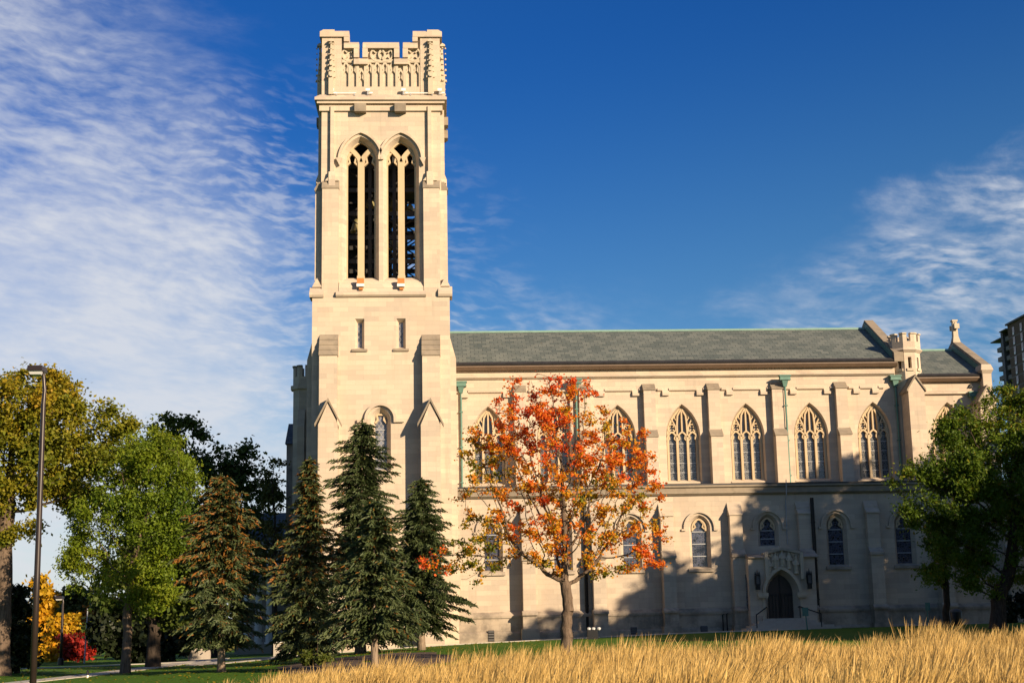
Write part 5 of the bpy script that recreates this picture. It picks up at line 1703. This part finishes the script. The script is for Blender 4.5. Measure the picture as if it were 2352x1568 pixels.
spruce('tallest spruce, open and dark green, directly in front of the tower', (828, 1508), 962, 84.0, 120, 73, lambda f: .015, .30, .9, .58, .42, .7, .1, .9, tx=4)
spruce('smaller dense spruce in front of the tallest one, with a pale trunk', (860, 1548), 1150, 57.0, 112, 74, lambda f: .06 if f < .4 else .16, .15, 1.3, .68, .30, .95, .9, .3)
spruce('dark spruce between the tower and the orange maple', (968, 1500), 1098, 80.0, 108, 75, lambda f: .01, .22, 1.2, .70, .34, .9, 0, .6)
# ------------------------------------------------------------------ ground, paths, grass
def ground_sheet():
    xs = np.concatenate([[-3000, -1200, -500, -250], np.arange(-120, 121, 2.5), [250, 500, 1200, 3000]])
    ys = np.concatenate([[-400, -100, -30], np.arange(0, 171, 2.5), [200, 240, 300, 500, 1000, 2500, 4000]])
    X, Y = np.meshgrid(xs, ys)
    Z = ground_z(X, Y)
    V = np.stack([X.ravel(), Y.ravel(), Z.ravel()], 1)
    n, m = len(xs), len(ys)
    i = np.arange(n-1)[None]+np.arange(m-1)[:, None]*n
    F = np.stack([i, i+1, i+n+1, i+n], -1).reshape(-1, 4)
    o = fast_mesh('ground', V, F, M_lawn, None, smooth_=True)
    tag(o, 'sloping green lawn around the church', 'lawn', kind='structure')
ground_sheet()

def strip(name, pts, wid, mat, lift, label, cat):
    """paved strip that follows the ground; pts are (x, y) on the ground"""
    V = []; 
    dense = []
    for a, b in zip(pts[:-1], pts[1:]):
        m = max(1, int(math.hypot(b[0]-a[0], b[1]-a[1])/.8))
        for k in range(m): dense.append((a[0]+(b[0]-a[0])*k/m, a[1]+(b[1]-a[1])*k/m))
    dense.append(pts[-1])
    mb = MB()
    for i, p in enumerate(dense):
        q = dense[min(i+1, len(dense)-1)]; o = dense[max(i-1, 0)]
        t = Vector((q[0]-o[0], q[1]-o[1])).normalized(); n = Vector((-t.y, t.x))
        for s, lz in ((-1, -.2), (-1, lift), (-.33, lift), (.33, lift), (1, lift), (1, -.2)):
            x, y = p[0]+n.x*s*wid/2, p[1]+n.y*s*wid/2
            mb.v.append((x, y, gz(x, y)+lz))
    for i in range(len(dense)-1):
        for k in range(5):
            mb.f.append((i*6+k, i*6+k+1, i*6+6+k+1, i*6+6+k))
    o = mb.build(name, mat)
    tag(o, label, cat, kind='structure')
pp = [ground_pt(x, y) for x, y in ((60, 1566), (170, 1554), (280, 1541), (400, 1525), (500, 1512))]
pts = [(p.x, p.y) for p in pp]
d0 = Vector((pts[0][0]-pts[1][0], pts[0][1]-pts[1][1]))
pts = [(pts[0][0]+d0.x*6, pts[0][1]+d0.y*6)] + pts + [(-13.5, 84), (-9, 92)]
strip('path', pts, 1.7, M_path, .03, 'pale concrete path curving across the lawn', 'path')
strip('pavement', [(-26, 93.6), (-9, 93.6), (1.5, 95.0), (6, 95.6), (16, 96.2), (24, 95.2)], 1.6, M_path, .05, 'pale pavement along the foot of the church', 'pavement')
# mulch bed under the spruces
c = (X_(850, 1525, 66.0), 66.0)
mb = MB(); n = 40
rndm = random.Random(3)
ring = [(c[0]+4.2*(1+.12*rndm.uniform(-1, 1))*math.cos(2*math.pi*i/n), c[1]+13*(1+.08*rndm.uniform(-1, 1))*math.sin(2*math.pi*i/n)) for i in range(n)]
V = []
for k in range(6):
    for x, y in ring:
        f = 1-k/5.5
        xx, yy = c[0]+(x-c[0])*f, c[1]+(y-c[1])*f
        V.append((xx, yy, gz(xx, yy)+(.04 if k else -.05)))
mb.v = V
for k in range(5):
    for i in range(n):
        mb.f.append((k*n+i, k*n+(i+1) % n, (k+1)*n+(i+1) % n, (k+1)*n+i))
tag(mb.build('mulch_bed', M_mulch), 'brown bark mulch under the spruces', 'mulch', kind='structure')

# feather reed grass in the foreground
def seed_grass():
    rng = np.random.default_rng(8)
    # plants in tussocks
    nt = 2700
    ty = 11.5+(31-11.5)*rng.random(nt) ** .9
    tx = -7.5+(ty*.44+9.5)*rng.random(nt)
    # left limit of the bed: from the picture, tapering off to single plants
    lim = np.array([UX(612, 1560, q) for q in ty])
    keep = (tx > lim+rng.normal(size=nt)*.25) | ((tx > lim-.9) & (rng.random(nt) < .14))
    keep &= (np.sin(tx*1.7+ty*.8)+np.sin(tx*.9-ty*1.3+2)+.9*rng.normal(size=nt)) > -1.35
    tx, ty = tx[keep], ty[keep]; nt = len(tx)
    per = 92
    ht = (1.01+.09*rng.normal(size=nt))*(1+.07*np.sin(tx*.9+ty*.4)+.05*np.sin(tx*2.3-ty*.7))
    ht *= np.clip(.80+.30*(tx-lim[keep])/4.0, .62, 1.0)*(1+.07*rng.normal(size=nt))*(1-.05*np.clip((tx-3)/7, 0, 1))
    n = nt*per
    t = np.repeat(np.arange(nt), per)
    bx = tx[t]+rng.normal(size=n)*.09; by = ty[t]+rng.normal(size=n)*.09
    h = ht[t]*(.72+.32*rng.random(n))
    wind = np.array([.16, .04])
    lean = wind[None]+rng.normal(size=(n, 2))*(.10+.22*(rng.random((n, 1)) < .15))+np.stack([bx-tx[t], by-ty[t]], 1)*.9
    lean *= h[:, None]
    bz = ground_z(bx, by)
    s = np.array([.35, .62, .78, .86, .93, 1.0])
    wd = np.array([.0021, .0018, .0017, .0043, .0034, .0006])
    wj = .7+.6*rng.random(n)
    face = rng.random(n)*np.pi
    sd = np.stack([np.cos(face), np.sin(face)], 1)
    V = np.zeros((n, len(s), 2, 3), np.float32)
    for k, (sk, wk) in enumerate(zip(s, wd)):
        b = sk**1.9
        x = bx+lean[:, 0]*b; y = by+lean[:, 1]*b; z = bz+h*(sk-.10*(lean[:, 0]/h)**2*b)
        ww = wk*wj
        V[:, k, 0, 0] = x-sd[:, 0]*ww; V[:, k, 0, 1] = y-sd[:, 1]*ww; V[:, k, 0, 2] = z
        V[:, k, 1, 0] = x+sd[:, 0]*ww; V[:, k, 1, 1] = y+sd[:, 1]*ww; V[:, k, 1, 2] = z
    K = len(s)
    o = np.arange(n)*K*2
    F = np.concatenate([np.stack([o+2*k, o+2*k+1, o+2*k+3, o+2*k+2], 1) for k in range(K-1)])
    tint = np.concatenate([np.full(n, a)+rng.normal(size=n)*.11+(wj-1)*.15 for a in (.25, .42, .68, .75, .80)])
    # low green blades
    m = nt*9
    t = np.repeat(np.arange(nt), 9)
    x0 = tx[t]+rng.normal(size=m)*.12; y0 = ty[t]+rng.normal(size=m)*.12; z0 = ground_z(x0, y0)
    L = ht[t]*(.55+.3*rng.random(m)); a = rng.random(m)*6.28
    dx, dy = np.cos(a), np.sin(a)
    W = np.zeros((m, 3, 2, 3), np.float32)
    for k, (f, sp_, ww) in enumerate(((.3, .02, .006), (.8, .16, .006), (1.0, .38, .001))):
        x = x0+dx*sp_; y = y0+dy*sp_; z = z0+L*f
        W[:, k, 0] = np.stack([x-dy*ww, y+dx*ww, z], 1); W[:, k, 1] = np.stack([x+dy*ww, y-dx*ww, z], 1)
    o2 = n*K*2+np.arange(m)*6
    F2 = np.concatenate([np.stack([o2+2*k, o2+2*k+1, o2+2*k+3, o2+2*k+2], 1) for k in range(2)])
    tint2 = np.tile(rng.random(m)*.22, 2)
    mat = leaf_mat('dry_grass', [(0, (.060, .080, .012)), (.22, (.13, .105, .022)), (.45, (.30, .19, .058)), (.75, (.53, .345, .110)), (1, (.68, .475, .18))], .30, .15)
    o = fast_mesh('ornamental_grass', np.concatenate([V.reshape(-1, 3), W.reshape(-1, 3)]), np.concatenate([F, F2]), mat, None,
                  {'tint': np.clip(np.concatenate([tint, tint2]), 0, 1)})
    tag(o, 'tall golden feather grass across the front of the lawn', 'grass', kind='stuff')
seed_grass()

# fallen leaves on the lawn
def fallen():
    rng = np.random.default_rng(3)
    n = 3500
    c = np.stack([-24+30*rng.random(n), 38+52*rng.random(n), np.zeros(n)], 1)
    c[:, 2] = ground_z(c[:, 0], c[:, 1])+.03
    V, F = leaf_quads(rng, c, np.zeros((n, 3)), .12, .7, 0, 3.0)
    o = fast_mesh('fallen_leaves', V, F, L_elm, None, {'tint': .6+.4*rng.random(n)})
    tag(o, 'fallen yellow leaves scattered over the lawn', 'leaves', kind='stuff')
fallen()

# ------------------------------------------------------------------ lamps, poles, signs
def street_lamp(x0, y0, xt, yt, Y, label, k=1.0):
    b = (X_(x0, y0, Y), Y, gz(X_(x0, y0, Y), Y))
    xt_, zt_ = U(xt, yt, Y)
    root = thing('street_lamp', b, label, 'street lamp', 'brown arm street lamps')
    H = zt_-b[2]; dx = xt_-b[0]
    straight = dx*.82
    pts = [(b[0], Y, b[2]-.1), (b[0]+straight*.4, Y, b[2]+H*.4), (b[0]+straight*.86, Y, b[2]+H*.80), (b[0]+straight, Y, b[2]+H*.90)]
    pts += [(b[0]+straight+.02*k, Y, b[2]+H*.94), (b[0]+straight-.03*k, Y, b[2]+H*.985), (b[0]+straight-.10*k, Y, b[2]+H*.999)]
    MB().tube(pts, [.098*k, .086*k, .072*k, .064*k, .056*k, .05*k, .046*k], 14).build('pole', M_lamp, root, smooth_=True)
    MB().tube([(b[0], Y, b[2]-.1), (b[0], Y, b[2]+.35*k), (b[0], Y, b[2]+.42*k)], [.18*k, .18*k, .12*k], 14).build('pole_base', M_lamp, root)
    hx, hz = b[0]+straight-.22*k, b[2]+H
    MB().prism_z([(hx-.22*k, Y-.30*k), (hx+.22*k, Y-.30*k), (hx+.22*k, Y+.30*k), (hx-.22*k, Y+.30*k)], hz-.05*k, hz+.10*k, .93).build('lamp_housing', M_lamp, root)
    MB().prism_z([(hx-.15*k, Y-.2*k), (hx+.15*k, Y-.2*k), (hx+.15*k, Y+.2*k), (hx-.15*k, Y+.2*k)], hz-.15*k, hz-.051*k, 1.25).build('lamp_lens', M_lens, root)
    return root
street_lamp(74, 1620, 102, 850, 33.0, 'tall brown street lamp on the near lawn at left', .78)
street_lamp(140, 1512, 145, 1372, 105.0, 'small distant brown lamp in front of the yellow bushes', 1.15)
Yp_ = 108.0
fb = (X_(194, 1510, Yp_), Yp_, gz(X_(194, 1510, Yp_), Yp_))
fr = thing('flagpole', fb, 'thin pale pole standing in front of the crimson bush', 'pole')
MB().tube([(fb[0], Yp_, fb[2]-.1), (fb[0]+.1, Yp_, UZ(197, 1400, Yp_))], [.06, .04], 8).build('pole', M_lead, fr)
MB().lathe(fb[0]+.1, Yp_, [(.01, UZ(197, 1400, Yp_)), (.07, UZ(197, 1400, Yp_)+.06), (.01, UZ(197, 1400, Yp_)+.13)], 8).build('finial', M_lead, fr)

def sign_post(px0, py0, px1, py1, pw, ph, Y, label):
    x0, _ = U(px0, py0, Y); z0 = gz(x0, Y)
    x1, z1 = U(px1, py1, Y)
    r = thing('sign_post', (x0, Y, z0), label, 'sign', 'green signs by the church')
    MB().tube([(x0, Y, z0-.1), (x1, Y, z1+ph*Y/FPX*.45)], .045, 8).build('post', M_sign, r)
    w2, h2 = pw*Y/FPX/2, ph*Y/FPX/2
    MB().prism_y([(x1-w2, z1-h2), (x1+w2, z1-h2), (x1+w2, z1+h2), (x1-w2, z1+h2)], Y-.09, Y-.05).build('sign_panel', M_sign, r)
sign_post(1855, 1449, 1849, 1404, 14, 19, 93.0, 'leaning green sign on a post in front of the porch steps')
sign_post(2131, 1436, 2130, 1392, 11, 18, 93.0, 'upright green sign in the shade right of the porch')
# floodlight box on the lawn by the maple
bx_, by_ = X_(1362, 1474, 88.0), 88.0
bzz = gz(bx_, by_)
r = thing('ground_floodlight', (bx_, by_, bzz), 'black floodlight box on the lawn right of the maple trunk', 'floodlight')
MB().prism_z([(bx_-.32, by_-.25), (bx_+.32, by_-.25), (bx_+.32, by_+.25), (bx_-.32, by_+.25)], bzz-.05, bzz+.55, .9).build('housing', M_black, r)
mb = MB()
for dx in (-.22, .05, .38): mb.lathe(bx_+dx, by_, [(.02, bzz+.50), (.10, bzz+.56), (.12, bzz+.66), (.02, bzz+.70)], 8)
mb.build('lamp_heads', M_lens, r)
bx_, by_ = X_(2198, 1440, 84.0), 84.0; bzz = gz(bx_, by_)
r = thing('litter_bin', (bx_, by_, bzz), 'dark bin on the shaded lawn near the tree at right', 'bin')
MB().lathe(bx_, by_, [(.26, bzz-.05), (.30, bzz+.05), (.33, bzz+.75), (.30, bzz+.80)], 14).build('bin_body', M_black, r, smooth_=True)
MB().lathe(bx_, by_, [(.35, bzz+.76), (.35, bzz+.82), (.2, bzz+.93), (.02, bzz+.96)], 14).build('bin_lid', M_slatewall, r, smooth_=True)
# marker post by the path
p_ = ground_pt(201, 1556)
r = thing('bollard', tuple(p_), 'short dark marker post with a white foot beside the path', 'bollard')
MB().tube([p_-Vector((0, 0, .05)), p_+Vector((0, 0, .12))], .05, 10).build('post_foot', M_white, r)
MB().tube([p_+Vector((0, 0, .12)), p_+Vector((0, 0, .28)), p_+Vector((0, 0, .34))], [.05, .05, .02], 10).build('post', M_black, r)

# lights and bells on the tower
def flood(x, z, y, label, name='floodlight', grp='rusty floodlights on the belfry sill'):
    r = thing(name, (x, y, z), label, 'floodlight', grp)
    MB().box(x-.24, x+.24, y-.30, y+.02, z+.22, z+.62).build('housing', M_rust, r)
    MB().box(x-.26, x+.26, y-.36, y-.02, z+.02, z+.219).build('lamp_glass', M_white, r)
    MB().box(x-.10, x+.16, y-.22, y-.05, z-.18, z+.018).build('bracket', M_rust, r)
flood(UX(828, 655, YT), UZ(828, 660, YT)+.0, YT+.12, 'rusty orange floodlight on the belfry sill under the left opening')
flood(UX(921, 655, YT), UZ(921, 660, YT)+.0, YT+.12, 'rusty orange floodlight on the belfry sill under the right opening')
yl = BELY-hC+.18
for x, lb in ((762, 'white floodlight on the cornice at the left corner pinnacle'), (845, 'white floodlight on the cornice just left of the tower centre'), (927, 'white floodlight on the cornice right of the tower centre'), (1010, 'white floodlight on the cornice at the right corner pinnacle')):
    fx_ = UX(x, 218, yl); fz2 = UZ(x, 220, yl)+.12
    r = thing('cornice_floodlight', (fx_, yl, fz2), lb, 'floodlight', 'floodlights along the tower cornice')
    MB().prism_x([(yl-.08, fz2+.22), (yl+.08, fz2+.22), (yl+.13, fz2+.40), (yl-.02, fz2+.43)], fx_-.15, fx_+.15).build('lamp_head', M_white, r)
    MB().box(fx_-.05, fx_+.05, yl-.04, yl+.06, fz2-.05, fz2+.22).build('bracket', M_lead, r)
    MB().box(fx_+.12, fx_+.34, yl-.1, yl+.05, fz2, fz2+.11).build('ballast_box', M_white, r)
for a, b, lb in ((770, 818, 'white light tube along the left part of the tower cornice'), (940, 996, 'white light tube along the right part of the tower cornice')):
    xa, xb = UX(a, 219, yl), UX(b, 219, yl); zz = UZ((a+b)/2, 221, yl)+.12
    r = thing('cornice_light_tube', ((xa+xb)/2, yl, zz), lb, 'light', 'light tubes along the tower cornice')
    MB().tube([(xa, yl, zz+.10), (xb, yl, zz+.10)], .05, 8).build('tube', M_white, r)
    m_ = MB()
    for q in (xa+.1, xb-.1): m_.box(q-.04, q+.04, yl-.05, yl+.05, zz-.06, zz+.03)
    m_.build('bracket', M_lead, r)
def bell(x, y, z, k, label):
    r = thing('bell', (x, y, z-1.0*k), label, 'bell', 'bells hanging in the belfry')
    MB().lathe(x, y, [(.52*k, z-.98*k), (.50*k, z-.92*k), (.40*k, z-.70*k), (.32*k, z-.40*k), (.28*k, z-.18*k), (.18*k, z-.05*k), (.04*k, z)], 16).build('bell_body', M_bronze, r, smooth_=True)
    MB().box(x-.12*k, x+.12*k, y-.05, y+.05, z-.03, z+.18*k).build('yoke', M_steel, r)
    MB().tube([(x, y, z-.3*k), (x, y, z-1.0*k)], [.02*k, .06*k], 8).build('clapper', M_steel, r)
bell(UX(820, 520, YB2+1.9), YB2+1.9, UZ(820, 503, YB2+1.9), 1.0, 'bronze bell lit by the sun inside the left belfry opening')
bell(UX(852, 470, YB2+2.6), YB2+2.6, UZ(852, 452, YB2+2.6), .8, 'small bell high behind the second light of the left belfry opening')
bell(UX(904, 440, YB2+3.4), YB2+3.4, UZ(904, 455, YB2+3.4), .9, 'bell high in the third light of the belfry')
bell(UX(942, 470, YB2+3.0), YB2+3.0, UZ(942, 470, YB2+3.0), .8, 'bell high in the rightmost light of the belfry')
bell(UX(905, 560, YB2+3.2), YB2+3.2, UZ(905, 545, YB2+3.2), .9, 'low bell in the third light of the belfry')

# ------------------------------------------------------------------ neighbours
# pale house with columns behind the spruces
Yn = 128.0
hx0, hx1 = X_(540, 1400, Yn), X_(680, 1400, Yn)
hzb = gz(hx0, Yn)-1
nZ = lambda y: UZ(610, y, Yn)
nX = lambda x: X_(x, 1300, Yn)
r = thing('columned_house', ((hx0+hx1)/2, Yn+4, hzb+1), 'pale stone house with columns and grey roof behind the spruces', 'house')
mb = MB().box(hx0, hx1, Yn, Yn+9, hzb, nZ(1247))
mb.build('wall', M_concrete, r)
mb = MB().prism_x([(Yn-.5, nZ(1246)), (Yn-.55, nZ(1240)), (Yn+4.5, nZ(1168)), (Yn+9.5, nZ(1240))], hx0-.5, hx1+.3)
rr_ = mb.build('roof', M_slate2, r)
MB().prism_x([(Yn-.6, nZ(1252)), (Yn-.6, nZ(1245)), (Yn, nZ(1240)), (Yn, nZ(1252))], hx0-.5, hx1+.3).build('cornice', M_concrete, r)
for x in (565, 592, 604, 640):
    m = MB().box(nX(x), nX(x+9), Yn-.05, Yn+.2, nZ(1302), nZ(1262))
    f_ = m.build('window', M_darkglass, r)
    MB().sweep([(nX(x)-.1, nZ(1303)), (nX(x)-.1, nZ(1261)), (nX(x+9)+.1, nZ(1261)), (nX(x+9)+.1, nZ(1303))], Yn-.12, Yn, .2, True).build('frame', M_white, f_)
for x in (578, 602, 627):
    cx_ = nX(x)
    m = MB().lathe(cx_, Yn-2.2, [(.42, nZ(1478)), (.42, nZ(1474)), (.32, nZ(1472)), (.27, nZ(1345)), (.40, nZ(1335)), (.40, nZ(1331))], 12)
    m.build('column', M_white, r, smooth_=True)
MB().box(nX(565), nX(636), Yn-2.8, Yn, nZ(1331), nZ(1310)).build('porch_roof', M_concrete, r)
MB().box(nX(560), nX(640), Yn-3.0, Yn, hzb, nZ(1477)).build('porch_floor', M_concrete, r)
# low pale walls
for (xa, xb, ya, yb, Y, lb) in ((432, 482, 1496, 1487, 100.0, 'low pale wall on the far side of the lawn left of the rusty spruce'), (628, 690, 1484, 1476, 96.0, 'low pale wall at the foot of the transept')):
    x0_, x1_ = X_(xa, ya, Y), X_(xb, ya, Y); zt2 = UZ((xa+xb)/2, yb, Y)
    r = thing('low_wall', ((x0_+x1_)/2, Y, gz(x0_, Y)), lb, 'wall', 'low pale garden walls')
    zg_ = min(gz(x0_, Y), gz(x1_, Y))-.2
    MB().box(x0_, x1_, Y, Y+.4, zg_, max(zt2, zg_+.5)).build('wall', M_concrete, r)
    MB().box(x0_-.05, x1_+.05, Y-.05, Y+.45, max(zt2, zg_+.5)+.001, max(zt2, zg_+.5)+.08).build('coping', M_white, r)

# distant apartment tower; its balcony side runs away from the viewer
Yb = 405.0
ox, oz = U(2326, 748, Yb)
r = thing('apartment_building', (ox, Yb, 0), 'distant brown apartment tower with stacked balconies, beyond the east gable of the church', 'building')
WM[r.name] = Matrix.Identity(4)
def bb(*a): return MB().box(*a)
xA, xB, xD = -13.0, -6.6, 26.0
zT = oz
bb(xB, xB+1.6, -1.2, 14, -2, zT-.4).build('pier_wall', M_slatewall, r)
bb(xB+1.602, 0, 1.4, 14, -2, zT-.9).build('recess_wall', M_slatewall, r)
bb(xA, xB-.002, 1.2, 14, -2, zT-2.6).build('corner_wall', M_slatewall, r)
bb(.002, xD, -1.6, 14, -2, zT).build('brick_wall', M_brick, r)
bb(-.3, xD+.5, -2.2, 14.5, zT+.002, zT+.5).build('roof_slab', M_slatewall, r)
MB().prism_x([(-2.2, zT-1.0), (-2.2, zT-.75), (5, zT-.4), (5, zT-1.0)], xB+1.4, -.002).build('balcony_canopy', M_slatewall, r)
MB().prism_x([(-1.5, zT-2.5), (-1.5, zT-2.2), (5, zT-1.9), (5, zT-2.5)], xA-1.0, xB-.01).build('corner_canopy', M_slatewall, r)
fl = 2.85
z_ = zT-2.2
while z_ > 4:
    o_ = MB().prism_x([(1.39, z_-1.6), (-.5, z_-1.6), (-.7, z_-1.4), (-.7, z_-.25), (1.39, z_-.25)], xB+1.9, -.3).build('balcony', M_concgrey, r)
    bb(xB+3.4, -1.7, 1.3, 1.395, z_-.2, z_+1.1).build('balcony_door', M_window, o_)
    bb(-1.5, -.5, 1.2, 1.395, z_-.2, z_+1.0).build('pale_panel', M_concrete, o_)
    o_ = bb(xA-.3, xB-.4, .1, 1.19, z_-3.3, z_-2.0).build('corner_balcony', M_concgrey, r)
    bb(xA+1.0, xB-1.6, 1.1, 1.195, z_-2.0, z_-.7).build('corner_window', M_brick, o_)
    for wx in (3.5, 9.0, 15.0, 21.0):
        o_ = bb(wx, wx+1.5, -1.72, -1.601, z_-1.3, z_+1.0).build('window', M_window, r)
        bb(wx+.3, wx+1.2, -1.80, -1.721, z_-1.3, z_-.6).build('window_unit', M_white, o_)
    bb(.003, xD, -1.64, -1.602, z_-1.9, z_-1.65).build('floor_band', M_concgrey, r)
    z_ -= fl
r.rotation_euler.z = R(-90)

# ------------------------------------------------------------------ trees on the near side of the lawn, outside the picture, that shade the nave
def shade_tree(x, y, h, r_, seed, label, low=.30):
    rng = np.random.default_rng(seed)
    z0 = gz(x, y)
    ex = [(x, y, z0+h*.58, r_, r_, h*.42)]
    for k in range(5):
        a = rng.random()*6.28
        ex.append((x+math.cos(a)*r_*.55, y+math.sin(a)*r_*.55, z0+h*(.32+.3*rng.random()), r_*.55, r_*.55, h*.22))
    return broadleaf('lawn_tree', label, 'tree', (x, y), [], y, seed, (M_barkdark, L_right), .4, 600, 22000, .80, tint_right, None,
                     step=.9, kill=1.2, hollow=.2, spread=.7, leafcut=.06, extra=ex, group='trees outside the picture at right')

def far_woods():
    rng = np.random.default_rng(77)
    n = 16000
    t = rng.random(n)
    x = -420+900*t; y = 330+40*np.sin(x*.013)+25*rng.random(n)
    top = 7.5+2.2*np.sin(x*.05)+1.6*np.sin(x*.17+1)+1.0*np.sin(x*.41)
    z = ground_z(x, y)+top*rng.random(n)**.7
    c = np.stack([x, y, z], 1)
    V, F = leaf_quads(rng, c, np.zeros((n, 3)), 2.4, .8, 0, .3)
    tt = np.clip(.35+.3*np.sin(x*.09)+rng.normal(size=n)*.15, 0, 1)
    o = fast_mesh('far_woods', V, F, L_olive, None, {'tint': tt})
    tag(o, 'low band of far woods along the horizon', 'woods', kind='stuff')
far_woods()
for i, (q, top, r_, lb) in enumerate(((60, 11.0, 5.0, 'lowest broad tree of the row, nearest the golden grass'), (66, 14.2, 5.2, 'second tree of the shading row, next to the lowest one'),
                              (71.5, 15.6, 4.6, 'third tree of the shading row, opposite the maple'), (77.5, 22.4, 4.6, 'fourth tree of the shading row, opposite the porch'),
                              (83.5, 25.8, 6.0, 'fifth tree of the shading row, throwing shade over the porch'), (91, 28.4, 6.4, 'tallest tree of the shading row'),
                              (100, 27.5, 8.0, 'broad tree last but one in the shading row'), (111, 27, 8.5, 'farthest broad tree of the shading row, beside the chancel'))):
    p = -18 + (3 if i % 2 else 0)
    x, y = .656*p+.755*q, -.755*p+.656*q
    shade_tree(x, y, top-gz(x, y), r_, 200+i, lb)
